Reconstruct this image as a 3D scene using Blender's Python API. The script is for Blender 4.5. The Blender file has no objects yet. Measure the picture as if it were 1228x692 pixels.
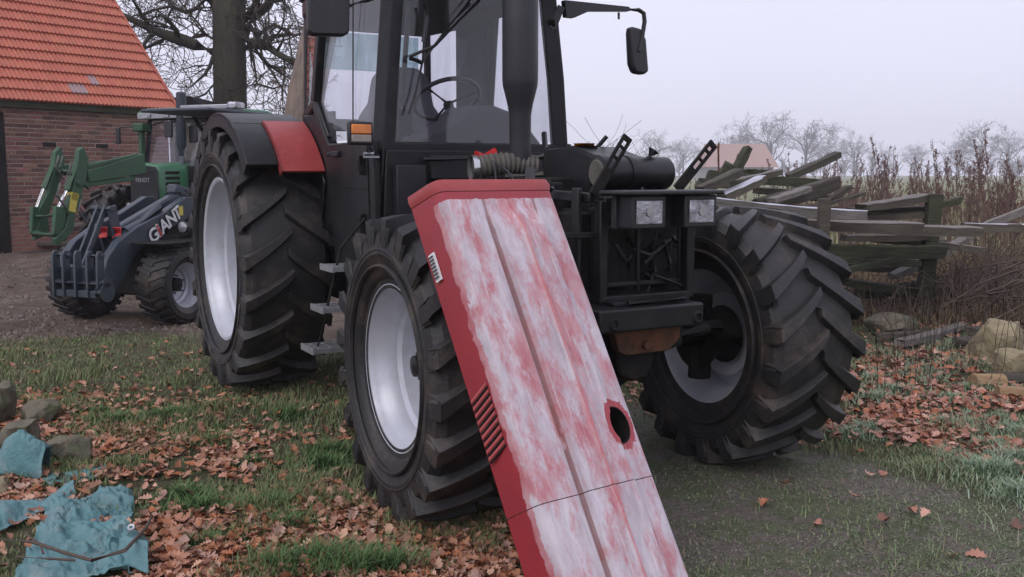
import bpy, bmesh, math, random
import numpy as np
from mathutils import Vector, Matrix, noise as mno
random.seed(7); RNG = np.random.default_rng(7)
S = bpy.context.scene
# ------------------------------------------------------------------ camera
CAM_H, PITCH, FPX = 1.371, 0.118, 1150.0
cam_d = bpy.data.cameras.new('camera'); cam = bpy.data.objects.new('camera', cam_d)
S.collection.objects.link(cam); S.camera = cam
cam.location = (0, 0, CAM_H); cam.rotation_euler = (math.pi/2 - PITCH, 0, 0)
cam_d.lens = FPX/1228*36; cam_d.sensor_width = 36; cam_d.clip_start = .05; cam_d.clip_end = 3000
# ------------------------------------------------------------------ sky, sun, exposure
SUN_EL, SUN_AZ = math.radians(48), math.radians(215)      # azimuth clockwise from +Y
W = bpy.data.worlds.new('World'); S.world = W; W.use_nodes = True
nt = W.node_tree; nt.nodes.clear()
out = nt.nodes.new('ShaderNodeOutputWorld'); bg = nt.nodes.new('ShaderNodeBackground')
sky = nt.nodes.new('ShaderNodeTexSky'); sky.sky_type = 'NISHITA'; sky.sun_disc = False
sky.sun_elevation = SUN_EL; sky.sun_rotation = SUN_AZ; sky.dust_density = 4
tc = nt.nodes.new('ShaderNodeTexCoord'); no = nt.nodes.new('ShaderNodeTexNoise')
no.inputs['Scale'].default_value = 1.6; no.inputs['Detail'].default_value = 4
nt.links.new(tc.outputs['Generated'], no.inputs['Vector'])
rp = nt.nodes.new('ShaderNodeValToRGB')
rp.color_ramp.elements[0].position = .3; rp.color_ramp.elements[0].color = (8.3, 8.2, 10.2, 1)
rp.color_ramp.elements[1].position = .7; rp.color_ramp.elements[1].color = (9.2, 9.3, 10.9, 1)
nt.links.new(no.outputs['Fac'], rp.inputs['Fac'])
mx = nt.nodes.new('ShaderNodeMix'); mx.data_type = 'RGBA'; mx.inputs[0].default_value = .93
nt.links.new(sky.outputs[0], mx.inputs[6]); nt.links.new(rp.outputs[0], mx.inputs[7])
nt.links.new(mx.outputs[2], bg.inputs['Color']); bg.inputs['Strength'].default_value = .105
nt.links.new(bg.outputs[0], out.inputs['Surface'])
sun_d = bpy.data.lights.new('sun', 'SUN'); sun = bpy.data.objects.new('sun', sun_d); S.collection.objects.link(sun)
sun_d.energy = 1.3; sun_d.angle = math.radians(40); sun_d.color = (1, .96, .92)
sun.rotation_euler = (math.pi/2 - SUN_EL, 0, math.pi - SUN_AZ)
S.view_settings.view_transform = 'Standard'; S.view_settings.look = 'None'
S.view_settings.exposure = 0; S.view_settings.gamma = 1
try:
    S.cycles.volume_bounces = 2; S.cycles.max_bounces = 8; S.cycles.transparent_max_bounces = 24
except Exception: pass
# ------------------------------------------------------------------ helpers: pixels of the photo -> places
def ray(px, py):
    a = (px-614)/FPX; b = -(py-346)/FPX; c, s = math.cos(PITCH), math.sin(PITCH)
    return Vector((a, c+b*s, -s+b*c))
def at(px, py, Y): r = ray(px, py); return Vector((0, 0, CAM_H)) + r*(Y/r.y)
def gnd(px, py, z=0.): r = ray(px, py); return Vector((0, 0, CAM_H)) + r*((z-CAM_H)/r.z)
# ------------------------------------------------------------------ mesh builder
def frame(d, up=Vector((0, 0, 1))):
    d = Vector(d).normalized(); up = Vector(up)
    if abs(d.dot(up)) > .999: up = Vector((1, 0, 0))
    s = d.cross(up).normalized(); u = s.cross(d).normalized()
    return d, s, u
class MB:
    def __init__(s): s.v = []; s.f = []; s.m = []
    def add(s, vs, fs, mi=0):
        n = len(s.v); s.v += [tuple(v) for v in vs]; s.f += [tuple(i+n for i in f) for f in fs]; s.m += [mi]*len(fs); return s
    def box(s, x0, x1, y0, y1, z0, z1, mi=0):
        return s.add([(x, y, z) for z in (z0, z1) for y in (y0, y1) for x in (x0, x1)],
              [(0, 2, 3, 1), (4, 5, 7, 6), (0, 1, 5, 4), (2, 6, 7, 3), (0, 4, 6, 2), (1, 3, 7, 5)], mi)
    def beam(s, a, b, w, h, up=(0, 0, 1), w2=None, h2=None, mi=0):
        a = Vector(a); b = Vector(b); d, sd, u = frame(b-a, up); w2 = w if w2 is None else w2; h2 = h if h2 is None else h2
        vs = [p+sd*(i*ww/2)+u*(j*hh/2) for p, ww, hh in ((a, w, h), (b, w2, h2)) for j in (-1, 1) for i in (-1, 1)]
        return s.add(vs, [(0, 2, 3, 1), (4, 5, 7, 6), (0, 1, 5, 4), (2, 6, 7, 3), (0, 4, 6, 2), (1, 3, 7, 5)], mi)
    def tube(s, pts, r, n=10, cap=True, mi=0):
        pts = [Vector(p) for p in pts]; rs = r if isinstance(r, (list, tuple)) else [r]*len(pts)
        N = len(s.v); up = Vector((0, 0, 1)); vs = []; prev = None
        for i, p in enumerate(pts):
            d = (pts[min(i+1, len(pts)-1)]-pts[max(i-1, 0)])
            if d.length < 1e-9: d = Vector((0, 0, 1))
            d.normalize()
            if prev is None: _, a, b = frame(d)
            else:
                a = (prev - d*prev.dot(d))
                a = a.normalized() if a.length > 1e-6 else frame(d)[1]
                b = d.cross(a)
            prev = a
            vs += [p+(a*math.cos(t*2*math.pi/n)+b*math.sin(t*2*math.pi/n))*rs[i] for t in range(n)]
        fs = [(k*n+i, k*n+(i+1) % n, (k+1)*n+(i+1) % n, (k+1)*n+i) for k in range(len(pts)-1) for i in range(n)]
        if cap: fs += [tuple(range(n-1, -1, -1)), tuple(range((len(pts)-1)*n, len(pts)*n))]
        return s.add(vs, fs, mi)
    def lathe(s, prof, c=(0, 0, 0), ax=(0, 1, 0), n=48, closed=False, mi=0):
        d, a, b = frame(ax, (0, 0, 1)); c = Vector(c); m = len(prof)
        vs = [c+d*y+(a*math.cos(t*2*math.pi/n)+b*math.sin(t*2*math.pi/n))*r for t in range(n) for (y, r) in prof]
        fs = []
        for t in range(n):
            t2 = (t+1) % n
            for i in range(m if closed else m-1):
                j = (i+1) % m; fs.append((t*m+i, t*m+j, t2*m+j, t2*m+i))
        return s.add(vs, fs, mi)
    def prism(s, poly, fn, t0, t1, mi=0):
        """poly: 2D points, fn(a,b,t)->3D"""
        n = len(poly); vs = [fn(a, b, t0) for a, b in poly]+[fn(a, b, t1) for a, b in poly]
        fs = [tuple(range(n-1, -1, -1)), tuple(range(n, 2*n))]+[(i, (i+1) % n, n+(i+1) % n, n+i) for i in range(n)]
        return s.add(vs, fs, mi)
    def mesh(s, name, mats, smooth=None, fix=True):
        me = bpy.data.meshes.new(name); me.from_pydata(s.v, [], s.f)
        for m in (mats if isinstance(mats, (list, tuple)) else [mats]): me.materials.append(m)
        if any(s.m): me.polygons.foreach_set('material_index', s.m)
        if fix:
            bm = bmesh.new(); bm.from_mesh(me); bmesh.ops.recalc_face_normals(bm, faces=bm.faces); bm.to_mesh(me); bm.free()
        if smooth is not None:
            me.polygons.foreach_set('use_smooth', [True]*len(me.polygons)); me.set_sharp_from_angle(angle=math.radians(smooth))
        me.update(); return me
    def build(s, name, mats, parent=None, smooth=None, bev=0, fix=True):
        o = link(name, s.mesh(name, mats, smooth, fix), parent)
        if bev: bevel(o, bev)
        return o
def link(name, me, parent=None):
    o = bpy.data.objects.new(name, me); S.collection.objects.link(o)
    if parent is not None: o.parent = parent
    return o
def bevel(o, w, seg=2):
    m = o.modifiers.new('bevel', 'BEVEL'); m.width = w; m.segments = seg; m.limit_method = 'ANGLE'; m.angle_limit = math.radians(35)
    m.harden_normals = False
def tag(o, label=None, cat=None, group=None, kind=None):
    for k, v in (('label', label), ('category', cat), ('group', group), ('kind', kind)):
        if v: o[k] = v
    return o
def thing(name, label, cat, loc=(0, 0, 0), rz=0, group=None):
    o = link(name, None); o.location = loc; o.rotation_euler = (0, 0, rz); o.empty_display_size = .2
    return tag(o, label, cat, group)
def XYZ(x, y, z): return (x, y, z)
def XZY(x, z, y): return (x, y, z)   # polygons in x,z extruded along y
def YZX(y, z, x): return (x, y, z)
# ------------------------------------------------------------------ materials
def mat(name, c1, c2=None, scale=5., rough=.6, metal=0., bump=.0, bscale=None, c3=None, s3=40., w3=.5, stretch=(1, 1, 1), rvar=.1, spec=.5, coat=0., rnd=0.):
    m = bpy.data.materials.new(name); m.use_nodes = True; t = m.node_tree; N = t.nodes; Lk = t.links
    b = N['Principled BSDF']; c2 = c2 or tuple(x*.7 for x in c1)
    b.inputs['Roughness'].default_value = rough; b.inputs['Metallic'].default_value = metal
    b.inputs['Specular IOR Level'].default_value = spec; b.inputs['Coat Weight'].default_value = coat
    tc = N.new('ShaderNodeTexCoord'); mp = N.new('ShaderNodeMapping'); mp.inputs['Scale'].default_value = stretch
    Lk.new(tc.outputs['Object'], mp.inputs['Vector'])
    def noise(sc, det=6, ro=.6):
        n = N.new('ShaderNodeTexNoise'); n.inputs['Scale'].default_value = sc; n.inputs['Detail'].default_value = det
        n.inputs['Roughness'].default_value = ro; Lk.new(mp.outputs[0], n.inputs['Vector']); return n
    n1 = noise(scale); r = N.new('ShaderNodeValToRGB'); e = r.color_ramp.elements
    e[0].position = .35; e[0].color = (*c1, 1); e[1].position = .65; e[1].color = (*c2, 1); Lk.new(n1.outputs['Fac'], r.inputs['Fac'])
    col = r.outputs[0]
    if c3:
        n3 = noise(s3, 8, .7); r3 = N.new('ShaderNodeValToRGB'); r3.color_ramp.elements[0].position = .5-.0; r3.color_ramp.elements[1].position = .68
        r3.color_ramp.elements[1].color = (w3, w3, w3, 1)
        Lk.new(n3.outputs['Fac'], r3.inputs['Fac']); mm = N.new('ShaderNodeMix'); mm.data_type = 'RGBA'
        Lk.new(r3.outputs[0], mm.inputs[0]); Lk.new(col, mm.inputs[6]); mm.inputs[7].default_value = (*c3, 1); col = mm.outputs[2]
    if rnd:
        oi = N.new('ShaderNodeObjectInfo'); hs = N.new('ShaderNodeHueSaturation'); mr = N.new('ShaderNodeMapRange')
        mr.inputs[3].default_value = 1-rnd; mr.inputs[4].default_value = 1+rnd
        Lk.new(oi.outputs['Random'], mr.inputs[0]); Lk.new(mr.outputs[0], hs.inputs['Value'])
        mr2 = N.new('ShaderNodeMapRange'); mr2.inputs[3].default_value = .5-rnd*.04; mr2.inputs[4].default_value = .5+rnd*.04
        ml = N.new('ShaderNodeMath'); ml.operation = 'MULTIPLY'; ml.inputs[1].default_value = 7.3; fr = N.new('ShaderNodeMath'); fr.operation = 'FRACT'
        Lk.new(oi.outputs['Random'], ml.inputs[0]); Lk.new(ml.outputs[0], fr.inputs[0]); Lk.new(fr.outputs[0], mr2.inputs[0]); Lk.new(mr2.outputs[0], hs.inputs['Hue'])
        Lk.new(col, hs.inputs['Color']); col = hs.outputs[0]
    Lk.new(col, b.inputs['Base Color'])
    if rvar:
        mr = N.new('ShaderNodeMapRange'); mr.inputs[3].default_value = max(.03, rough-rvar); mr.inputs[4].default_value = min(1, rough+rvar)
        Lk.new(noise(scale*3).outputs['Fac'], mr.inputs[0]); Lk.new(mr.outputs[0], b.inputs['Roughness'])
    if bump:
        bn = noise(bscale or scale*6, 8, .65); bp = N.new('ShaderNodeBump'); bp.inputs['Strength'].default_value = bump; bp.inputs['Distance'].default_value = .02
        Lk.new(bn.outputs['Fac'], bp.inputs['Height']); Lk.new(bp.outputs[0], b.inputs['Normal'])
    return m
def attr_mat(name, rough=.8, bump=0, trans=0., spec=.3):
    m = bpy.data.materials.new(name); m.use_nodes = True; N = m.node_tree.nodes; b = N['Principled BSDF']
    a = N.new('ShaderNodeVertexColor'); a.layer_name = 'col'; m.node_tree.links.new(a.outputs[0], b.inputs['Base Color'])
    b.inputs['Roughness'].default_value = rough; b.inputs['Specular IOR Level'].default_value = spec
    return m
def glass(name, tint=(.86, .86, .88), base=.05, dirt=.05, dcol=(.35, .33, .36), rough=.03):
    m = bpy.data.materials.new(name); m.use_nodes = True; t = m.node_tree; N = t.nodes; Lk = t.links; N.clear()
    o = N.new('ShaderNodeOutputMaterial'); tr = N.new('ShaderNodeBsdfTransparent'); tr.inputs[0].default_value = (*tint, 1)
    gl = N.new('ShaderNodeBsdfGlossy'); gl.inputs['Roughness'].default_value = rough; df = N.new('ShaderNodeBsdfDiffuse'); df.inputs[0].default_value = (*dcol, 1)
    fr = N.new('ShaderNodeFresnel'); ge = N.new('ShaderNodeNewGeometry'); io = N.new('ShaderNodeMath'); io.operation = 'MULTIPLY_ADD'; io.inputs[1].default_value = -.6857; io.inputs[2].default_value = 1.4; Lk.new(ge.outputs['Backfacing'], io.inputs[0]); Lk.new(io.outputs[0], fr.inputs[0]); ad = N.new('ShaderNodeMath'); ad.operation = 'ADD'; ad.inputs[1].default_value = base
    ad.use_clamp = True; Lk.new(fr.outputs[0], ad.inputs[0]); m1 = N.new('ShaderNodeMixShader'); m2 = N.new('ShaderNodeMixShader')
    Lk.new(ad.outputs[0], m1.inputs[0]); Lk.new(tr.outputs[0], m1.inputs[1]); Lk.new(gl.outputs[0], m1.inputs[2])
    tc = N.new('ShaderNodeTexCoord'); mp = N.new('ShaderNodeMapping'); mp.inputs['Scale'].default_value = (6, 6, 1.2); n = N.new('ShaderNodeTexNoise'); n.inputs['Scale'].default_value = 3; n.inputs['Detail'].default_value = 8
    Lk.new(tc.outputs['Object'], mp.inputs[0]); Lk.new(mp.outputs[0], n.inputs['Vector']); mr = N.new('ShaderNodeMapRange'); mr.inputs[1].default_value = .35; mr.inputs[2].default_value = .8; mr.inputs[3].default_value = dirt*.4; mr.inputs[4].default_value = dirt*2.2
    Lk.new(n.outputs['Fac'], mr.inputs[0]); Lk.new(mr.outputs[0], m2.inputs[0]); Lk.new(m1.outputs[0], m2.inputs[1]); Lk.new(df.outputs[0], m2.inputs[2]); Lk.new(m2.outputs[0], o.inputs[0])
    return m
M = {}
M['rubber'] = mat('rubber', (.013, .0125, .014), (.024, .022, .022), 4, .5, bump=.3, bscale=70, c3=(.085, .065, .052), s3=5, w3=.85, rvar=.16, spec=.45)
M['rubber_clean'] = mat('rubber_clean', (.02, .02, .021), (.03, .029, .029), 4, .6, bump=.15, bscale=60, c3=(.05, .045, .04), s3=14, w3=.4)
M['rim'] = mat('silver_rim_paint', (.56, .58, .64), (.48, .49, .54), 3, .42, .25, c3=(.25, .2, .16), s3=9, w3=.25, bump=.03)
M['black'] = mat('black_paint', (.006, .0065, .008), (.011, .011, .013), 4, .4, c3=(.035, .03, .027), s3=14, w3=.4, bump=.08, spec=.35)
M['matt'] = mat('sooty_metal_and_hole_shade', (.005, .005, .006), (.012, .011, .01), 6, .7, c3=(.05, .035, .025), s3=18, w3=.45, bump=.3, spec=.25)
M['plastic'] = mat('black_plastic', (.014, .014, .017), (.022, .022, .026), 5, .42, bump=.1, bscale=200)
M['red'] = mat('faded_red_paint', (.36, .05, .05), (.30, .042, .042), 3, .45, c3=(.5, .13, .11), s3=18, w3=.3, bump=.04, coat=.1)
M['rust'] = mat('rusty_steel', (.16, .06, .025), (.06, .03, .02), 9, .85, bump=.5, bscale=50, c3=(.02, .018, .017), s3=16, w3=.9)
M['steel'] = mat('galvanised_steel', (.42, .43, .45), (.32, .33, .34), 12, .45, .7, bump=.05)
M['seat'] = mat('grey_seat_fabric', (.10, .10, .12), (.13, .13, .15), 6, .9, bump=.2, bscale=200)
M['lining'] = mat('cab_lining', (.05, .05, .06), (.07, .07, .08), 4, .85)
M['hose'] = mat('dusty_grey_hose', (.07, .065, .055), (.11, .1, .085), 12, .75, bump=.3)
M['orange'] = mat('orange_lens', (.75, .22, .02), (.6, .16, .02), 20, .2, bump=.1, coat=.5)
M['white'] = mat('white_print', (.75, .75, .76), (.62, .6, .6), 30, .6)
M['lens'] = mat('headlight_glass', (.55, .55, .6), (.22, .2, .22), 16, .08, .6, bump=.5, bscale=40, coat=.8)
M['chrome'] = mat('bright_metal', (.7, .7, .72), (.5, .5, .52), 10, .2, .9)
M['green'] = mat('green_tractor_paint', (.045, .17, .085), (.035, .13, .065), 3, .4, c3=(.09, .13, .07), s3=10, w3=.5, coat=.1)
M['dgreen'] = mat('dirty_green_loader_paint', (.028, .10, .045), (.025, .07, .038), 5, .55, c3=(.07, .06, .035), s3=12, w3=.5)
M['slate'] = mat('slate_blue_loader_paint', (.04, .053, .072), (.033, .043, .058), 4, .42, c3=(.11, .10, .09), s3=12, w3=.4)
M['redp'] = mat('bright_red_plastic', (.5, .02, .02), (.4, .02, .02), 6, .4)
M['yellow'] = mat('yellow_sticker', (.6, .5, .08), (.5, .42, .08), 12, .6)
M['glass'] = glass('cab_glass', (.93, .93, .95), .012, .022)
M['glass_green'] = glass('tinted_sun_strip', (.72, .84, .84), .03, .16, (.45, .6, .6))
M['mirror'] = mat('mirror_glass', (.6, .6, .65), (.6, .6, .65), 2, .05, 1)
M['brick'] = mat('red_brick', (.225, .105, .072), (.15, .072, .056), 14, .9, bump=.5, bscale=60, c3=(.28, .16, .12), s3=22, w3=.35, rnd=.45)
M['mortar'] = mat('lime_mortar', (.42, .37, .33), (.29, .25, .23), 6, .95, bump=.4, bscale=60)
M['tile'] = mat('orange_clay_tile', (.46, .12, .066), (.38, .10, .06), 6, .65, bump=.15, bscale=80, c3=(.26, .11, .08), s3=1.6, w3=.45, rnd=.08)
M['tile_grey'] = mat('weathered_grey_tile', (.33, .20, .20), (.26, .2, .22), 8, .7, bump=.2)
M['wood'] = mat('weathered_grey_wood', (.11, .092, .07), (.055, .046, .035), 3, .85, bump=.6, bscale=14, stretch=(1, 9, 9), c3=(.06, .075, .04), s3=5, w3=.5, rnd=.3)
M['woodlight'] = mat('frosted_wood_and_lit_tops', (.20, .18, .16), (.12, .105, .09), 3, .8, bump=.5, bscale=14, stretch=(1, 9, 9), c3=(.33, .33, .36), s3=4, w3=.35, rnd=.15)
M['frost'] = mat('hoar_frost', (.55, .56, .64), (.40, .40, .46), 8, .8, bump=.4, bscale=90)
M['mosswood'] = mat('mossy_wood_and_eave_shade', (.05, .055, .03), (.03, .028, .02), 4, .9, bump=.6, bscale=14, stretch=(1, 8, 8), c3=(.08, .10, .04), s3=6, w3=.6)
M['bark'] = mat('oak_bark', (.075, .062, .05), (.045, .038, .032), 5, .95, bump=1., bscale=22, stretch=(3, 3, .6), c3=(.07, .085, .03), s3=3, w3=.8)
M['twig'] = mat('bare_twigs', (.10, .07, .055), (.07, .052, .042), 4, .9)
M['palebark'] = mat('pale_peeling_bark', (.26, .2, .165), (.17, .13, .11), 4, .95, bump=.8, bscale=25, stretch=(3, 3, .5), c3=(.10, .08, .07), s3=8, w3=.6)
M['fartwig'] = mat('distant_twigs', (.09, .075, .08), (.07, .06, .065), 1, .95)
M['dock'] = mat('dock_seed_heads', (.19, .10, .095), (.13, .07, .07), 6, .9)
M['dockstem'] = mat('dry_stalks', (.20, .15, .10), (.12, .08, .06), 5, .9)
M['stone'] = mat('yellow_grey_stone', (.32, .27, .16), (.22, .17, .11), 6, .9, bump=.9, bscale=26, c3=(.14, .11, .07), s3=9, w3=.7)
M['stonegrey'] = mat('mossy_grey_stone', (.19, .165, .12), (.11, .10, .075), 6, .9, bump=1., bscale=26, c3=(.09, .12, .045), s3=9, w3=.8)
M['tarp'] = mat('turquoise_tarpaulin', (.11, .255, .27), (.07, .17, .185), 5, .42, bump=.6, bscale=22, c3=(.23, .27, .27), s3=9, w3=.7)
M['cutwood'] = mat('split_firewood', (.38, .26, .13), (.24, .14, .08), 6, .85, bump=.5, stretch=(1, 6, 6))
M['leaf'] = attr_mat('dry_oak_leaf', .75)
M['blade'] = attr_mat('grass_blade', .65)
M['farroof'] = mat('far_orange_roof', (.36, .22, .18), (.31, .19, .16), .6, .8)
M['plaster'] = mat('grey_render', (.3, .28, .27), (.25, .23, .22), 1, .9)
# ------------------------------------------------------------------ numpy value noise
_T = RNG.random((256, 256))
def vnoise(x, y, s=1., o=0):
    x = np.asarray(x, float)*s+o*17.3+500; y = np.asarray(y, float)*s+o*9.7+500
    xi = np.floor(x).astype(int); yi = np.floor(y).astype(int); fx = x-xi; fy = y-yi; fx = fx*fx*(3-2*fx); fy = fy*fy*(3-2*fy)
    g = lambda i, j: _T[(xi+i) % 256, (yi+j) % 256]
    return (g(0, 0)*(1-fx)+g(1, 0)*fx)*(1-fy)+(g(0, 1)*(1-fx)+g(1, 1)*fx)*fy
def fbm(x, y, s=1., o=0): return (vnoise(x, y, s, o)+.5*vnoise(x, y, 2.1*s, o+1)+.25*vnoise(x, y, 4.3*s, o+2)+.12*vnoise(x, y, 9*s, o+3))/1.87
def sst(a, b, x): t = np.clip((x-a)/(b-a), 0, 1); return t*t*(3-2*t)
# ------------------------------------------------------------------ ground zones
def z_mud(x, y):
    n = (fbm(x, y, .9, 3)-.5)*1.6
    return sst(7.35, 8.0, y+n+.12*(x+2))*sst(-.6, -1.5, x)*sst(40, 25, y)
def z_path(x, y):
    n = (fbm(x, y, 1.1, 5)-.5)*.9
    lim = 4.85-(x-1.5)*1.25
    return sst(.0, .55, lim+n-y)*sst(.1, .6, x+n*.5)
def z_field(x, y): return sst(12.5, 15., y+(fbm(x, y, .4, 8)-.5)*2)*sst(-2, 1, x-y*.02) + sst(24, 30, y)*sst(1, -2, x)
def z_brush(x, y): return sst(8.3, 9.0, y)*sst(13.5, 12, y)*sst(1.0, 1.8, x)
def ground_z(x, y):
    near = sst(30, 8, y)
    h = (fbm(x, y, 1.2, 11)-.5)*.05*near+(fbm(x, y, 5, 13)-.5)*.02*near
    h = h*(1-.6*z_path(x, y))
    h = h+z_mud(x, y)*(fbm(x, y, 3.5, 15)-.55)*.09*sst(7, 8, y)*sst(30, 10, y)
    return h
def make_ground():
    def axis(spec):
        a = []
        for lo, hi, st in spec: a += list(np.arange(lo, hi, st))
        return np.array(a+[spec[-1][1]])
    xs = axis([(-900, -60, 60), (-60, -14, 4), (-14, -5, .25), (-5, 5, .07), (5, 12, .25), (12, 60, 4), (60, 900, 60)])
    ys = axis([(-60, 1, 4), (1, 2.4, .2), (2.4, 9, .07), (9, 20, .2), (20, 60, 2), (60, 1500, 60)])
    X, Y = np.meshgrid(xs, ys); Z = ground_z(X, Y); nx, ny = len(xs), len(ys)
    co = np.stack([X, Y, Z], -1).reshape(-1, 3)
    i = (np.arange(ny-1)[:, None]*nx+np.arange(nx-1)[None, :]).ravel()
    q = np.stack([i, i+1, i+nx+1, i+nx], -1)
    me = bpy.data.meshes.new('ground'); me.vertices.add(len(co)); me.vertices.foreach_set('co', co.ravel())
    me.loops.add(q.size); me.loops.foreach_set('vertex_index', q.ravel()); me.polygons.add(len(q))
    me.polygons.foreach_set('loop_start', np.arange(0, q.size, 4)); me.polygons.foreach_set('use_smooth', [True]*len(q)); me.update()
    a = me.color_attributes.new('zone', 'FLOAT_COLOR', 'POINT')
    x, y = co[:, 0], co[:, 1]
    a.data.foreach_set('color', np.stack([z_mud(x, y), z_path(x, y), np.clip(z_field(x, y), 0, 1), np.ones(len(x))], -1).ravel())
    return link('ground', me)
def ground_mat():
    m = bpy.data.materials.new('yard_ground'); m.use_nodes = True; t = m.node_tree; N = t.nodes; Lk = t.links; b = N['Principled BSDF']
    b.inputs['Roughness'].default_value = .95; b.inputs['Specular IOR Level'].default_value = .2
    g = N.new('ShaderNodeNewGeometry'); a = N.new('ShaderNodeVertexColor'); a.layer_name = 'zone'; sp = N.new('ShaderNodeSeparateColor'); Lk.new(a.outputs[0], sp.inputs[0])
    def noise(sc, d=8, r=.65):
        n = N.new('ShaderNodeTexNoise'); n.inputs['Scale'].default_value = sc; n.inputs['Detail'].default_value = d; n.inputs['Roughness'].default_value = r
        Lk.new(g.outputs['Position'], n.inputs['Vector']); return n.outputs['Fac']
    def ramp(f, *st):
        r = N.new('ShaderNodeValToRGB'); e = r.color_ramp.elements
        while len(e) < len(st): e.new(.5)
        for k, (p, c) in enumerate(st): e[k].position = p; e[k].color = (*c, 1)
        Lk.new(f, r.inputs['Fac']); return r.outputs[0]
    def mix(f, x, y):
        mm = N.new('ShaderNodeMix'); mm.data_type = 'RGBA'; Lk.new(f, mm.inputs[0]); Lk.new(x, mm.inputs[6]); Lk.new(y, mm.inputs[7]); return mm.outputs[2]
    soil = ramp(noise(9), (.3, (.06, .048, .032)), (.46, (.14, .115, .075)), (.58, (.11, .145, .065)), (.72, (.24, .16, .11)))
    mud = ramp(noise(2.6), (.32, (.10, .072, .056)), (.5, (.165, .125, .10)), (.68, (.24, .19, .155)))
    moss = ramp(noise(2.8, 12, .75), (.36, (.12, .092, .076)), (.46, (.29, .245, .215)), (.51, (.13, .17, .075)), (.66, (.25, .32, .15)))
    grit = ramp(noise(55), (.4, (.09, .08, .072)), (.6, (.30, .27, .25)))
    mm = N.new('ShaderNodeMix'); mm.data_type = 'RGBA'; mm.inputs[0].default_value = .38; Lk.new(moss, mm.inputs[6]); Lk.new(grit, mm.inputs[7])
    fld = ramp(noise(.35), (.3, (.17, .19, .10)), (.7, (.24, .24, .14)))
    c = mix(sp.outputs[0], soil, mud); c = mix(sp.outputs[1], c, mm.outputs[2]); c = mix(sp.outputs[2], c, fld)
    Lk.new(c, b.inputs['Base Color'])
    bp = N.new('ShaderNodeBump'); bp.inputs['Strength'].default_value = 1.0; bp.inputs['Distance'].default_value = .05; Lk.new(noise(26, 12, .8), bp.inputs['Height']); Lk.new(bp.outputs[0], b.inputs['Normal'])
    return m
ground = make_ground(); ground.data.materials.append(ground_mat()); tag(ground, 'muddy farmyard ground with grass, moss and fallen leaves', None, None, 'structure')
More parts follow.
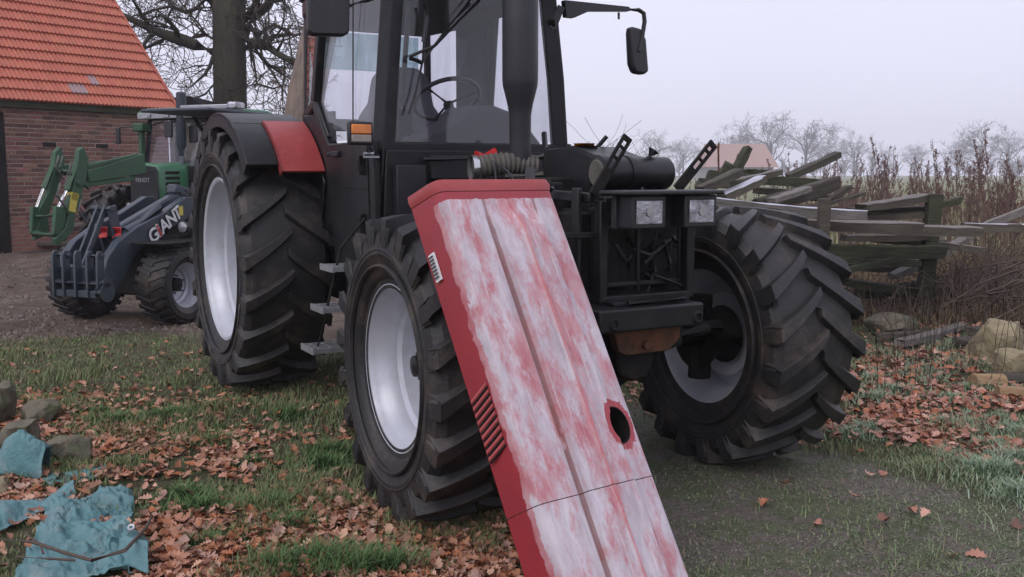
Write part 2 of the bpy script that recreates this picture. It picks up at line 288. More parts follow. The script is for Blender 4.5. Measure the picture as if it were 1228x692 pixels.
# ================================================================== BIG BLACK TRACTOR
TO = Vector((-1.027, 6.691, 0)); TYAW = -1.059; STEER = -.037
WB, RR, RF = 2.831, .84, .616
tractor = thing('tractor', 'big black tractor with red fender panels, bonnet removed, standing on grass', 'tractor', TO, TYAW)
def tractor_to_world(x, y, z=0):
    c, s = math.cos(TYAW), math.sin(TYAW); return Vector((TO.x+x*c-y*s, TO.y+x*s+y*c, z))
def tyre_mesh(R, Wd, rr, nl, side, lug=.045, lugw=.062, name='tyre', mats=None, phase=0., sweep=.42, nseg=96):
    """axis along local Y, outward face at side*Y; chevron lugs"""
    b = MB(); h = Wd/2
    half = [(0, R-lug), (.5*h, R-lug-.004), (.82*h, R-lug-.02), (.95*h, R-lug-.05), (1.0*h, R-lug-.1*R/.62),
            (1.0*h, R-.27*(R-rr)-.08), (.97*h, rr+.42*(R-rr)), (.90*h, rr+.18*(R-rr)), (.86*h, rr+.14*(R-rr)), (.82*h, rr+.035), (.80*h, rr-.004)]
    # make radii monotonic
    rs = [half[0]];
    for y, r in half[1:]: rs.append((y, min(r, rs[-1][1]-.002)))
    half = rs
    prof = [(-y, r) for y, r in reversed(half)]+half[1:]
    b.lathe(prof, n=nseg)
    nb = len(b.f)
    # lug path: (lateral, radius_top, radius_base, width, angle shift)
    import bisect
    def base(y):
        y = abs(y)
        for (y0, r0), (y1, r1) in zip(half, half[1:]):
            if y <= y1+1e-9 and y1 > y0: return r0+(r1-r0)*(y-y0)/(y1-y0)
        return half[4][1]
    P = 2*math.pi/nl
    for sd in (-1, 1):
        for k in range(nl):
            th0 = phase+k*P+(P/2 if sd > 0 else 0)
            jit = random.uniform(-.004, .004)
            st = []
            for i, t in enumerate((-.06, .12, .32, .55, .78, .93, 1.0)):
                y = t*h*1.0
                rt = R-.036*max(0, (t-.25))**1.6*R
                sh = sweep*(R/.84)**0*(max(t, -.1)**.85 if t > 0 else t)*(.54/.5)*h/R*1.55
                wv = lugw*(.72+.5*t)
                st.append((y, rt, base(y)-.012, wv, sh))
            rtS = st[-1][1]
            # down the shoulder
            for (y, rt, wk) in ((1.012*h, rtS-.03, 1.18), (1.018*h, rtS-.075*R/.7, 1.1), (1.0*h, rtS-.13*R/.7, .7)):
                st.append((y, rt, rt, lugw*wk, st[6][4]+.012))
            vs = []
            for j, (y, rt, rb, wv, sh) in enumerate(st):
                th = th0+sh*-1+jit
                wt = wv/2/R; wb_ = (wv/2+.016)/R
                if j >= 7:
                    yb = h*.965
                    for (yy, r, a) in ((yb, rt, wb_), (y, rt, wt), (y, rt, -wt), (yb, rt, -wb_)):
                        vs.append((side*sd*yy, r*math.cos(th+a), r*math.sin(th+a)))
                else:
                    for (yy, r, a) in ((y, rb, wb_), (y, rt, wt), (y, rt, -wt), (y, rb, -wb_)):
                        vs.append((side*sd*yy, r*math.cos(th+a), r*math.sin(th+a)))
            vs = [(x_, y_, z_) for (y_, x_, z_) in vs]
            n = len(st); fs = []
            for j in range(n-1):
                for q in range(4): fs.append((j*4+q, j*4+(q+1) % 4, (j+1)*4+(q+1) % 4, (j+1)*4+q))
            fs += [(0, 1, 2, 3), tuple((n-1)*4+q for q in (3, 2, 1, 0))]
            b.add(vs, fs)
    # sidewall ribs
    for sd in (-1, 1):
        for rq in (.30, .52):
            r0 = rr+rq*(R-rr)
            b.lathe([(sd*h*.955, r0-.008), (sd*h*1.012, r0-.004), (sd*h*1.012, r0+.004), (sd*h*.955, r0+.008)], n=nseg)
    me = b.mesh(name, mats or M['rubber'], 28)
    return me
def rim_mesh(rr, w, side, dish, name='wheel', n=72, hubr=.1):
    h = w/2; t = .012; s_ = side
    out_ = [(h, rr+.022), (h+.004, rr+.012), (h-.004, rr-.004), (h-.025, rr-.012), (h-.05, rr-.018), (h-.07, rr-.034), (h-.12, rr-.040), (h-.135, rr-.062), (.0, rr-.066),
            (-h+.11, rr-.062), (-h+.09, rr-.045), (-h+.05, rr-.022), (-h+.02, rr-.012), (-h, rr+.0), (-h-.002, rr+.022)]
    b = MB(); b.lathe([(s_*y, r) for y, r in out_], n=n)
    back = [(y, r+t) for y, r in out_[1:-1]]
    b.lathe([(s_*y, r) for y, r in back], n=n)
    # disc
    d = [(dish, rr-.06), (dish-.006, rr-.10), (dish-.035, rr-.14), (dish-.05, rr*.62), (dish-.02, rr*.45), (dish-.015, hubr), (dish-.015, .0)]
    b.lathe([(s_*y, r) for y, r in d], n=n)
    b.lathe([(s_*(y-.012), r) for y, r in d], n=n)
    return b.mesh(name, M['rim'], 40)
def ring_bolts(b, y, R, n, r, side, ln=.03):
    for k in range(n):
        a = k*2*math.pi/n+.2; c = (R*math.cos(a), 0, R*math.sin(a))
        b.tube([(c[0], side*y, c[2]), (c[0], side*(y+ln), c[2])], r, 6)
def wheel(parent, x, y, R, Wd, rr, nl, side, dish, rimw, steer=0, lug=.045, lugw=.062, rimlabel=None, hubr=.1, phase=0):
    w = link('wheel', rim_mesh(rr, rimw, side, dish, hubr=hubr), parent); w.location = (x, y, R-.012); w.rotation_euler = (0, 0, steer)
    t = link('tyre', tyre_mesh(R, Wd, rr, nl, side, lug, lugw, phase=phase), w); bevel(t, .012, 3)
    b = MB(); b.lathe([(side*(dish-.1), hubr*1.1), (side*(dish+.045), hubr*1.05), (side*(dish+.06), hubr*.9), (side*(dish+.06), hubr*.55), (side*(dish+.11), hubr*.5), (side*(dish+.12), .0)], n=32)
    ring_bolts(b, dish+.045, hubr*.78, 8, .012, side, .03)
    b.build('hub', M['black'], w, 35)
    b = MB(); b.tube([(rr*.72, side*(dish-.04), -.1), (rr*.74, side*(dish+.04), -.1)], .012, 8); b.build('valve', M['matt'], w, 35)
    return w
wheel(tractor, 0, -.765, RR, .53, .505, 20, -1, -.02, .44, 0, .038, .064, hubr=.11, phase=.1)
wheel(tractor, 0, .78, RR, .53, .505, 20, 1, -.02, .44, 0, .038, .064, hubr=.11)
wheel(tractor, WB, -.755, RF, .49, .325, 20, -1, .0, .39, STEER, .032, .056, hubr=.085, phase=.05)
wheel(tractor, WB, .83, RF, .49, .325, 20, 1, .0, .39, STEER, .032, .056, hubr=.085, phase=.12)
def build_tractor():
    T = tractor
    # axles
    b = MB(); b.tube([(0, -.7, RR), (0, -.3, RR)], [.11, .17], 16); b.tube([(0, .3, RR), (0, .7, RR)], [.17, .11], 16); b.box(-.35, .5, -.3, .3, .55, 1.15)
    b.build('rear_axle', M['matt'], T, 40, .02)
    b = MB(); zc = RF-.01
    b.tube([(WB, -.62, zc), (WB, -.2, zc+.0)], [.075, .10], 12); b.tube([(WB, .2, zc), (WB, .66, zc)], [.10, .075], 12)
    b.tube([(WB, -.24, zc), (WB, -.1, zc-.02), (WB, .1, zc-.02), (WB, .24, zc)], [.11, .17, .17, .11], 16)
    for s in (-1, 1):
        yy = .62 if s > 0 else -.58
        b.tube([(WB, s*abs(yy)-s*.03, zc), (WB, s*abs(yy)+s*.14, zc)], [.16, .14], 20)
        b.tube([(WB, s*abs(yy), zc-.2), (WB, s*abs(yy), zc+.2)], .055, 10)
    b.tube([(WB-.2, -.5, zc+.03), (WB-.22, .55, zc+.03)], .02, 8)
    b.tube([(WB+.17, .12, zc+.12), (WB+.17, .58, zc+.07)], [.035, .035], 10)
    b.tube([(WB+.17, .5, zc+.07), (WB+.05, .62, zc+.07)], .03, 8)
    b.tube([(WB-.1, 0, zc-.02), (1.6, 0, .62)], .05, 10)
    b.build('front_axle', M['matt'], T, 40)
    # transmission and engine
    b = MB(); b.box(.4, 1.85, -.24, .24, .5, 1.05); b.box(1.85, 2.55, -.22, .22, .55, 1.0); b.box(2.55, 3.25, -.17, .17, .66, .84)
    b.box(1.8, 2.6, -.18, .18, 1.0, 1.28); b.box(1.9, 2.62, -.1, .14, 1.28, 1.36)
    for i in range(6): b.tube([(1.98+i*.11, -.19, 1.12), (1.98+i*.11, -.26, 1.2)], .02, 8)
    b.tube([(2.0, -.27, 1.17), (2.6, -.27, 1.17)], .045, 10)
    b.tube([(2.1, -.28, .85), (2.1, -.28, 1.05)], .05, 12); b.tube([(2.35, -.27, .8), (2.35, -.27, .98)], .045, 12)
    b.build('engine', M['matt'], T, 40, .012)
    b = MB()
    for k in range(14):
        x0 = random.uniform(1.9, 3.0); y0 = random.uniform(-.28, .25); z0 = random.uniform(.95, 1.4)
        p = [Vector((x0, y0, z0))]
        for j in range(4): p.append(p[-1]+Vector((random.uniform(-.16, .16), random.uniform(-.09, .09), random.uniform(-.13, .12))))
        b.tube(p, random.uniform(.008, .018), 6)
    b.tube([(2.62, -.2, 1.4), (2.68, -.24, 1.2), (2.66, -.26, .95), (2.7, -.2, .8)], .022, 8)
    b.build('hoses', M['plastic'], T, 60)
    b = MB(); b.box(2.5, 3.1, -.27, .30, .84, 1.22); b.box(3.08, 3.12, -.20, -.02, .90, 1.24); b.box(3.08, 3.12, .10, .21, .90, 1.1); b.box(2.3, 2.9, -.30, -.2, .9, 1.34)
    b.tube([(3.12, .02, 1.12), (3.16, .02, 1.12)], .06, 18); b.tube([(2.7, -.31, 1.1), (2.7, -.36, 1.1)], .07, 16); b.tube([(2.45, -.31, 1.22), (2.45, -.35, 1.22)], .05, 14)
    b.build('engine_core', M['matt'], T, 40, .012)
    b = MB()
    for k in range(26):
        x0 = random.uniform(3.06, 3.18); y0 = random.uniform(-.2, .22); z0 = random.uniform(.9, 1.24); p = [Vector((x0, y0, z0))]
        for j in range(3): p.append(p[-1]+Vector((random.uniform(-.04, .03), random.uniform(-.08, .08), random.uniform(-.08, .08))))
        b.tube(p, random.uniform(.004, .011), 6)
    for k in range(18):
        x0 = random.uniform(2.5, 3.1); z0 = random.uniform(.9, 1.36); p = [Vector((x0, -.32, z0))]
        for j in range(3): p.append(p[-1]+Vector((random.uniform(-.12, .12), random.uniform(-.03, .03), random.uniform(-.12, .08))))
        b.tube(p, random.uniform(.005, .014), 6)
    b.build('wiring', M['plastic'], T, 60)
    for k in range(9):
        b = MB(); x0 = random.uniform(2.5, 3.05); z0 = random.uniform(.95, 1.3); b.tube([(x0, -.30, z0), (x0, -.345, z0)], random.uniform(.012, .028), 8); b.build('fitting', random.choice([M['steel'], M['rust'], M['hose']]), T, 40)
    # tank block right of the exhaust with filler cap
    b = MB(); b.prism([(2.36, 1.05), (2.36, 1.49), (2.62, 1.50), (2.95, 1.42), (2.95, 1.05)], lambda x, z, y: (x, y, z), .02, .28)
    b.build('fuel_tank', M['black'], T, 30, .015)
    b = MB(); b.tube([(2.60, .1, 1.49), (2.60, .1, 1.515)], .05, 20); b.build('tank_cap', M['orange'], T, 30)
    b = MB(); b.tube([(2.60, .1, 1.47), (2.60, .1, 1.503)], .064, 20); b.build('filler_neck', M['plastic'], T, 30)
    # air cleaner
    b = MB(); c = (2.98, -.09, 1.378)
    b.lathe([(0, .0), (0, .070), (.004, .076), (.03, .076), (.035, .070), (.36, .070), (.37, .062), (.38, 0)], c, (0, 1, 0), 36)
    b.tube([(2.98, .17, 1.43), (2.99, .20, 1.475)], .026, 14); b.lathe([(.14, .07), (.14, .075), (.16, .075), (.16, .07)], c, (0, 1, 0), 36)
    b.build('air_cleaner', M['black'], T, 40)
    b = MB(); b.lathe([(-.004, 0), (-.006, .05), (.002, .060)], c, (0, 1, 0), 30); b.build('air_cleaner_cap', M['hose'], T, 40)
    # flexible pipes below the exhaust
    b = MB()
    n = 26; pts = []; rs = []
    for i in range(n):
        t = i/(n-1); pts.append((2.16+.06*t, -.24+.30*t, 1.405+.02*math.sin(t*3))); rs.append(.048+.009*(i % 2))
    b.tube(pts, rs, 14)
    b.tube([(2.2, .04, 1.45), (2.24, .12, 1.465), (2.28, .19, 1.44), (2.28, .2, 1.38)], .03, 10); b.tube([(2.2, -.1, 1.36), (2.28, .1, 1.37), (2.3, .22, 1.40)], .028, 10)
    b.tube([(2.25, -.02, 1.33), (2.35, .1, 1.35), (2.4, .2, 1.39)], .022, 10)
    b.build('intake_hose', M['hose'], T, 50)
    b = MB(); b.lathe([(0, .06), (.012, .062), (.03, .06)], (2.155, -.262, 1.405), (.15, .9, 0), 20); b.build('hose_clamp', M['chrome'], T, 40)
    b = MB(); b.tube([(2.1, -.2, 1.46), (2.1, -.1, 1.475)], .03, 12); b.build('red_cap', M['redp'], T, 40)
    # exhaust
    b = MB(); b.lathe([(1.40, .052), (1.66, .054), (1.71, .062), (1.80, .085), (1.83, .088), (2.62, .088), (2.68, .06), (2.9, .045)], (2.2, -.012, 0), (0, 0, 1), 32)
    b.build('exhaust_stack', M['plastic'], T, 40)
    # cowl between windscreen and engine
    b = MB()
    b.prism([(-.56, 1.02), (-.54, 1.50), (.52, 1.50), (.56, 1.02)], lambda y, z, x: (x, y, z), 1.69, 1.75)
    b.build('firewall', M['black'], T, 30, .01)
    b = MB(); b.box(1.74, 1.78, -.3, -.02, 1.35, 1.47); b.box(1.74, 1.8, -.5, -.34, 1.1, 1.42); b.tube([(1.8, -.35, 1.45), (1.8, .3, 1.46)], .012, 8)
    for k in range(5): b.tube([(1.77, -.28+k*.05, 1.1), (1.82, -.27+k*.05, 1.3), (1.95, -.24+k*.04, 1.34)], .009, 6)
    b.build('cable_boxes', M['plastic'], T, 30, .006)
    # side body under the cab
    b = MB()
    b.prism([(.74, 1.80), (.80, 1.80), (.95, 1.62), (1.04, 1.545), (1.72, 1.545), (1.75, .95), (1.45, .82), (1.12, .85), (1.05, 1.2), (.98, 1.42)], lambda x, z, y: (x, y, z), -.60, -.54)
    b.prism([(.74, 1.80), (.80, 1.80), (.95, 1.62), (1.04, 1.545), (1.72, 1.545), (1.75, .95), (1.45, .82), (1.12, .85), (1.05, 1.2), (.98, 1.42)], lambda x, z, y: (x, y, z), .54, .60)
    for s in (-1, 1): b.box(.35, .9, min(s*.50, s*.53), max(s*.50, s*.53), 1.0, 1.74)
    b.build('cab_side', M['black'], T, 30, .008)
    for z in (1.12, 1.42):
        b = MB(); b.tube([(1.60, -.612, z-.05), (1.60, -.612, z+.05)], .014, 10); b.box(1.52, 1.60, -.612, -.60, z-.03, z+.03); b.build('door_hinge', M['matt'], T, 30, .003)
    b = MB(); b.box(1.12, 1.24, -.622, -.60, 1.47, 1.50); b.tube([(1.10, -.615, 1.485), (1.13, -.62, 1.485)], .016, 10); b.build('door_handle', M['plastic'], T, 30, .004)
    b = MB(); b.beam((1.66, -.6015, 1.54), (1.68, -.6015, .96), .004, .008, (0, 1, 0)); b.beam((1.05, -.6015, 1.3), (1.67, -.6015, 1.3), .004, .006, (0, 1, 0)); b.build('door_seam', M['matt'], T)
    b = MB(); b.box(.1, 1.68, -.53, .53, .95, 1.08) if False else b.prism([(.1, -.42), (.1, .42), (.8, .53), (1.68, .53), (1.68, -.53), (.8, -.53)], lambda x, y, z: (x, y, z), .95, 1.08); b.build('cab_floor', M['matt'], T)
    b = MB(); b.box(1.15, 2.05, -.56, -.3, .62, 1.02); b.box(1.3, 1.9, .3, .56, .62, 1.02); b.build('side_tank', M['black'], T, 30, .03)
    # steps
    for (x0, x1, y0, y1, z) in ((1.50, 1.68, -.80, -.58, .895), (1.48, 1.66, -.85, -.62, .685), (1.46, 1.64, -.90, -.64, .475)):
        b = MB()
        for i in range(4):
            xx = x0+(x1-x0)*i/3; b.box(xx-.007, xx+.007, y0, y1, z-.013, z+.013)
        b.box(x0-.012, x1+.012, y0-.012, y0, z-.016, z+.016); b.box(x0-.012, x1+.012, y1, y1+.012, z-.016, z+.016)
        for i in range(4): b.box(x0-.007, x1+.007, y0+(y1-y0)*(i+.5)/4-.003, y0+(y1-y0)*(i+.5)/4+.003, z+.004, z+.012)
        b.build('step', M['steel'], T, 30)
    b = MB(); b.beam((1.46, -.56, .98), (1.44, -.63, .45), .02, .05); b.beam((1.69, -.56, .98), (1.66, -.63, .45), .02, .05); b.tube([(1.56, -.86, .47), (1.57, -.80, .7), (1.62, -.74, 1.0), (1.66, -.62, 1.15)], .007, 6)
    b.build('step_frame', M['matt'], T)
    # fenders: arc with outer black strip, red front insert
    for s in (-1, 1):
        fc = (0, RR); Rf_ = .965
        def arc(b, a0, a1, y0, y1, r0, r1, n=14, droop=0):
            prof = []
            for i in range(n+1):
                a = math.radians(a0+(a1-a0)*i/n); prof.append(a)
            vs = []
            for a in prof:
                for r, y in ((r0, y0), (r0, y1), (r1, y1), (r1, y0)): vs.append((r*math.cos(a), s*y, RR-.012+r*math.sin(a)*.97))
            fs = []
            for j in range(n):
                for q in range(4): fs.append((j*4+q, j*4+(q+1) % 4, (j+1)*4+(q+1) % 4, (j+1)*4+q))
            fs += [(3, 2, 1, 0), tuple(n*4+q for q in range(4))]
            b.add(vs, fs)
        b = MB(); arc(b, 66, 150, .54, .99, .94, .965, 18); arc(b, 40, 66, .80, .99, .94, .965, 6)
        arc(b, 40, 150, .965, .99, .87, .965, 18)
        b.prism([(math.cos(math.radians(a))*.94, RR+math.sin(math.radians(a))*.91) for a in range(32, 151, 8)]+[(-.75, 1.0), (-.1, .95), (.7, 1.0)], lambda x, z, y: (x, y, z), s*.535, s*.55)
        b.build('fender', M['black'], T, 35, .006)
        b = MB(); arc(b, 36.5, 67, .535, .80, .96, .98, 9); arc(b, 36.5, 67, .785, .80, .93, .98, 9)
        b.build('fender_panel', M['red'], T, 35, .004)
    # cab frame
    b = MB()
    for s in (-1, 1):
        b.tube([(1.69, s*.555, 1.0), (1.70, s*.53, 1.5), (1.70, s*.50, 1.9), (1.685, s*.465, 2.25), (1.68, s*.44, 2.52)], .062, 4)   # front pillars
        b.beam((.76, s*.575, 1.80), (.90, s*.55, 2.5), .05, .07, (1, 0, 0))
        b.beam((.80, s*.57, 1.79), (1.0, s*.57, 1.58), .03, .045, (0, 1, 0))
        b.beam((.12, s*.44, 1.25), (.15, s*.42, 2.5), .04, .05, (1, 0, 0))
        b.beam((.15, s*.42, 2.42), (.88, s*.55, 2.42), .07, .09); b.beam((.88, s*.55, 2.42), (1.68, s*.46, 2.44), .08, .09)
        b.beam((.12, s*.44, 1.74), (.78, s*.575, 1.8), .04, .06)
    b.beam((1.66, -.46, 2.42), (1.66, .46, 2.42), .12, .10); b.beam((1.70, -.53, 1.515), (1.70, .53, 1.515), .07, .05)
    b.beam((.15, -.43, 2.40), (.15, .43, 2.40), .08, .12); b.beam((.12, -.44, 1.70), (.12, .44, 1.70), .06, .08)
    b.build('cab_frame', M['black'], T, 30, .01)
    b = MB(); b.prism([(.44, 1.5), (.44, 2.42), (.80, 2.42), (.80, 1.5)], lambda x, z, y: (x, y-.10*(.8-x), z), .53, .56); b.build('door_post', M['lining'], T, 30, .02)
    b = MB(); b.prism([(.08, -.46), (.08, .46), (.85, .62), (1.7, .56), (1.92, .48), (1.92, -.48), (1.7, -.56), (.85, -.62)], lambda x, y, z: (x, y, z), 2.47, 2.64); b.build('cab_roof', M['black'], T, 30, .03)
    b = MB(); b.prism([(.18, -.40), (.18, .40), (.85, .52), (1.6, .44), (1.6, -.44), (.85, -.52)], lambda x, y, z: (x, y, z), 2.30, 2.46); b.build('roof_lining', M['lining'], T, 30, .05)
    # glass
    def pane(name, pts, m=M['glass'], th=.006):
        b = MB(); p = [Vector(q) for q in pts]; nrm = (p[1]-p[0]).cross(p[2]-p[0]).normalized()*th
        k = len(p); b.add([q-nrm/2 for q in p]+[q+nrm/2 for q in p], [tuple(range(k-1, -1, -1)), tuple(range(k, 2*k))]+[(i, (i+1) % k, k+(i+1) % k, k+i) for i in range(k)])
        return b.build(name, m, T)
    pane('windscreen', [(1.72, -.51, 1.54), (1.72, .51, 1.54), (1.70, .44, 2.38), (1.70, -.44, 2.38)])
    for s in (-1, 1):
        pane('side_window', [(1.66, s*.54, 1.56), (1.04, s*.575, 1.56), (.84, s*.57, 1.79), (.97, s*.53, 2.4), (1.66, s*.46, 2.4)])
        pane('side_window', [(.72, s*.57, 1.83), (.15, s*.445, 1.78), (.17, s*.43, 2.38), (.84, s*.55, 2.4)])
    pane('rear_window', [(.12, -.42, 1.74), (.12, .42, 1.74), (.14, .41, 2.34), (.14, -.41, 2.34)])
    pane('sun_strip', [(.155, -.40, 2.06), (.155, .35, 2.06), (.165, .35, 2.30), (.165, -.40, 2.30)], M['glass_green'])
    b = MB(); b.tube([(1.35, -.565, 1.58), (1.30, -.53, 2.38)], .004, 6); b.build('door_cable', M['plastic'], T)
    # interior
    b = MB()
    b.prism([(-.26, 1.35), (-.26, 1.72), (-.20, 1.80), (-.17, 1.96), (-.10, 2.02), (.10, 2.02), (.17, 1.96), (.20, 1.80), (.26, 1.72), (.26, 1.35)], lambda y, z, x: (x, y-.05, z), .72, .86)
    b.box(.8, 1.2, -.3, .2, 1.32, 1.42); b.box(.85, 1.15, -.36, -.28, 1.5, 1.56)
    b.build('driver_seat', M['seat'], T, 40, .04)
    b = MB(); b.prism([(-.34, 1.3), (-.36, 1.56), (-.1, 1.66), (-.04, 1.74), (.14, 1.75), (.30, 1.70), (.44, 1.55), (.5, 1.3)], lambda y, z, x: (x, y, z), 1.38, 1.66)
    b.build('dashboard', M['lining'], T, 40, .03)
    b = MB(); ring = []
    cw = Vector((1.28, .03, 1.80)); d, a, c2 = frame((-.55, 0, .83))
    ring = [cw+(a*math.cos(k*2*math.pi/32)+c2*math.sin(k*2*math.pi/32))*.19 for k in range(33)]
    b.tube(ring, .013, 8, False)
    for ang in (.5, 2.6, 4.7): b.tube([cw-d*.03, cw+(a*math.cos(ang)+c2*math.sin(ang))*.19], .01, 6)
    b.tube([cw-d*.03, cw-d*.3], .03, 10)
    b.build('steering_wheel', M['plastic'], T, 50)
    b = MB(); b.tube([(1.5, -.3, 1.55), (1.48, -.33, 1.78), (1.5, -.3, 2.2), (1.5, -.29, 2.42)], .014, 8); b.box(1.44, 1.5, -.36, -.28, 1.55, 1.72); b.build('lever_column', M['plastic'], T)
    # wiper
    b = MB()
    W_ = lambda px, py, x=1.76: lx(px, py, x)
    b.tube([W_(575, 0), W_(521, 55), W_(491, 68)], .009, 6); b.tube([W_(570, -8), W_(530, 42), W_(507, 74), W_(491, 68)], .006, 6)
    b.tube([W_(491, 70), W_(506, 76)], .009, 6)
    b.tube([W_(510, 6), W_(510, 20), W_(507, 72), W_(499, 110), W_(490, 137)], .006, 6); b.tube([W_(509, 5), W_(512, 20), W_(508, 50)], .013, 8)
    b.build('wiper', M['plastic'], T, 50)
    # turn signal right
    b = MB(); c0 = lx(432, 160, 1.76)
    b.box(c0.x-.02, c0.x+.012, c0.y-.066, c0.y+.066, c0.z-.058, c0.z+.058); b.beam((c0.x-.01, c0.y+.05, c0.z-.05), (1.70, -.53, 1.43), .02, .045)
    b.build('signal_housing', M['plastic'], T, 30, .012)
    b = MB(); b.box(c0.x+.012, c0.x+.024, c0.y-.052, c0.y+.052, c0.z-.004, c0.z+.044); b.build('signal_lens', M['orange'], T, 30, .008)
    b = MB(); b.box(c0.x+.012, c0.x+.022, c0.y-.052, c0.y+.052, c0.z-.044, c0.z-.006); b.build('position_lens', mat('grey_lens', (.25, .22, .2), (.3, .25, .22), 20, .3), T, 30, .006)
    b = MB(); b.tube([(1.76, -.66, 1.475), (1.765, -.61, 1.475)], .012, 8); b.box(1.75, 1.77, -.66, -.58, 1.455, 1.465); b.build('signal_bolt', M['steel'], T)
    b = MB(); b.tube([(1.72, .43, 2.36), (1.72, .43, 2.40)], .06, 16); b.build('beacon_base', M['rust'], T, 30)
    # mirrors
    b = MB()
    b.beam(lx(662, 35, 1.72), lx(673, 8, 1.74), .035, .04); b.tube([lx(661, 24, 1.74), lx(663, 40, 1.72)], .02, 8)
    b.prism([(lx(p, q, 1.72).y, lx(p, q, 1.72).z) for p, q in ((674, 1), (676, 21), (686, 22), (704, 14), (752, 14), (751, 9))], lambda y, z, x: (x, y, z), 1.71, 1.75)
    b.tube([lx(748, 11, 1.73), lx(766, 12, 1.73), lx(772, 16, 1.73), lx(773, 26, 1.73), lx(770, 45, 1.73), lx(766, 62, 1.73)], .013, 8)
    b.tube([lx(742, 15, 1.73), lx(742, 23, 1.73)], .008, 6)
    b.build('mirror_arm', M['plastic'], T, 35)
    def mirror(cx, poly, x, name='mirror'):
        b = MB(); b.prism(poly, lambda y, z, xx: (xx, y, z), x-.03, x+.03); o = b.build(name, M['plastic'], T, 35, .014)
        b = MB(); q = [(cx[0]+(p[0]-cx[0])*.85, cx[1]+(p[1]-cx[1])*.9) for p in poly]; b.prism(q, lambda y, z, xx: (xx, y, z), x-.036, x-.0305); g = b.build('mirror_glass', M['mirror'], o)
    poly = [tuple(lx(p, q, 1.70).yz) for p, q in ((754, 32), (766, 35), (772, 48), (775, 86), (770, 90), (759, 88), (755, 78), (753, 38))]
    c = lx(764, 60, 1.70); mirror((c.y, c.z), poly, 1.70)
    poly = [tuple(lx(p, q, 1.80).yz) for p, q in ((368, -40), (368, 38), (372, 43), (411, 44), (417, 40), (419, -40))]
    c = lx(393, 0, 1.80); mirror((c.y, c.z), poly, 1.80)
    b = MB(); b.tube([lx(415, 8, 1.80), lx(440, 0, 1.76), lx(462, -8, 1.72)], .012, 8); b.build('mirror_arm', M['plastic'], T, 35)
    # front frame
    b = MB()
    for y in (-.215, .225): b.beam((3.20, y, .86), (3.20, y, 1.27), .04, .045)
    b.beam((3.2, -.215, 1.26), (3.2, .225, 1.26), .05, .05); b.beam((3.2, -.215, .87), (3.2, .225, .87), .05, .04); b.beam((3.17, -.5, 1.14), (3.17, -.2, 1.13), .03, .025)
    b.beam((3.18, -.02, .9), (3.18, -.02, 1.2), .015, .02); b.beam((3.18, .20, .9), (3.18, .19, 1.2), .012, .015); b.beam((3.18, -.2, .93), (3.18, .2, .93), .015, .02)
    b.beam((3.2, .05, .96), (3.2, .2, .91), .02, .012); b.beam((3.15, -.30, .95), (3.15, -.30, 1.32), .02, .05); b.beam((2.6, -.31, 1.30), (3.2, -.26, 1.28), .03, .04); b.beam((2.6, .31, 1.30), (3.2, .26, 1.28), .03, .04)
    b.build('front_frame', M['black'], T, 30, .005)
    b = MB(); b.box(2.98, 3.06, -.19, -.04, .92, 1.26)
    for k in range(9): b.box(3.06, 3.075, -.185+.016*k, -.179+.016*k, .93, 1.25)
    b.box(2.92, 2.96, .05, .2, .95, 1.1); b.tube([(3.07, -.1, 1.2), (3.12, -.02, 1.1), (3.1, .0, .98)], .015, 8)
    b.build('radiator', M['matt'], T, 30)
    b = MB(); b.box(3.26, 3.42, -.27, .225, 1.295, 1.312); b.box(3.27, 3.30, -.22, .22, 1.16, 1.30)
    for y in (-.122, .135): b.box(3.29, 3.385, y-.082, y+.082, 1.165, 1.293)
    b.beam((3.28, .22, 1.28), (3.3, .28, 1.22), .02, .05)
    b.build('lamp_bracket', M['plastic'], T, 30, .006)
    for y in (-.122, .135):
        b = MB(); b.prism([(y-.062, 1.182), (y-.062, 1.274), (y+.062, 1.274), (y+.062, 1.182)], lambda yy, z, x: (x, yy, z), 3.384, 3.392)
        b.build('headlight', M['lens'], T, 30, .004)
        b = MB(); b.tube([(3.392, y, 1.228), (3.397, y, 1.228)], .018, 14); b.build('bulb', M['chrome'], T, 40)
    for (a, c) in ((lx(712, 234, 3.2), lx(753, 164, 3.22)), (lx(812, 227, 3.2), lx(856, 172, 3.22))):
        b = MB(); a, c = Vector(a), Vector(c); d, sd, u = frame(c-a, (1, 0, 0))
        hw = .022
        for q in (-1, 1): b.beam(a+sd*q*hw*.75, c+sd*q*hw*.75, hw*.5, .012, (1, 0, 0))
        b.beam(a, a+(c-a)*.45, hw*1.9, .014, (1, 0, 0)); b.beam(c-d*.02, c, hw*1.9, .0125, (1, 0, 0))
        for t in (.62, .8): b.beam(a+(c-a)*t, a+(c-a)*(t+.04), hw*1.5, .011, (1, 0, 0))
        b.build('bonnet_stay', M['matt'], T, 30)
    b = MB(); b.box(3.12, 3.36, -.33, .185, .765, .858); b.build('front_weight_block', M['black'], T, 30, .01)
    for y in (-.26, .15):
        b = MB(); b.lathe([(0, .014), (.006, .014), (.008, .02), (.0, .028)], (3.361, y, .80), (1, 0, 0), 20); b.build('towing_eye', M['matt'], T, 30)
    b = MB(); b.box(3.14, 3.30, -.22, .10, .858, .875); b.tube([(3.31, -.16, .87), (3.31, .12, .875)], .013, 10); b.build('top_plate', M['steel'] if False else M['black'], T, 30, .004)
    b = MB(); b.prism([(-.2, .765), (-.17, .67), (-.13, .652), (.08, .655), (.135, .70), (.14, .765)], lambda y, z, x: (x, y, z), 3.22, 3.27)
    b.tube([(3.27, -.04, .69), (3.29, -.04, .69)], .022, 14); b.build('rusty_plate', M['rust'], T, 30, .006)
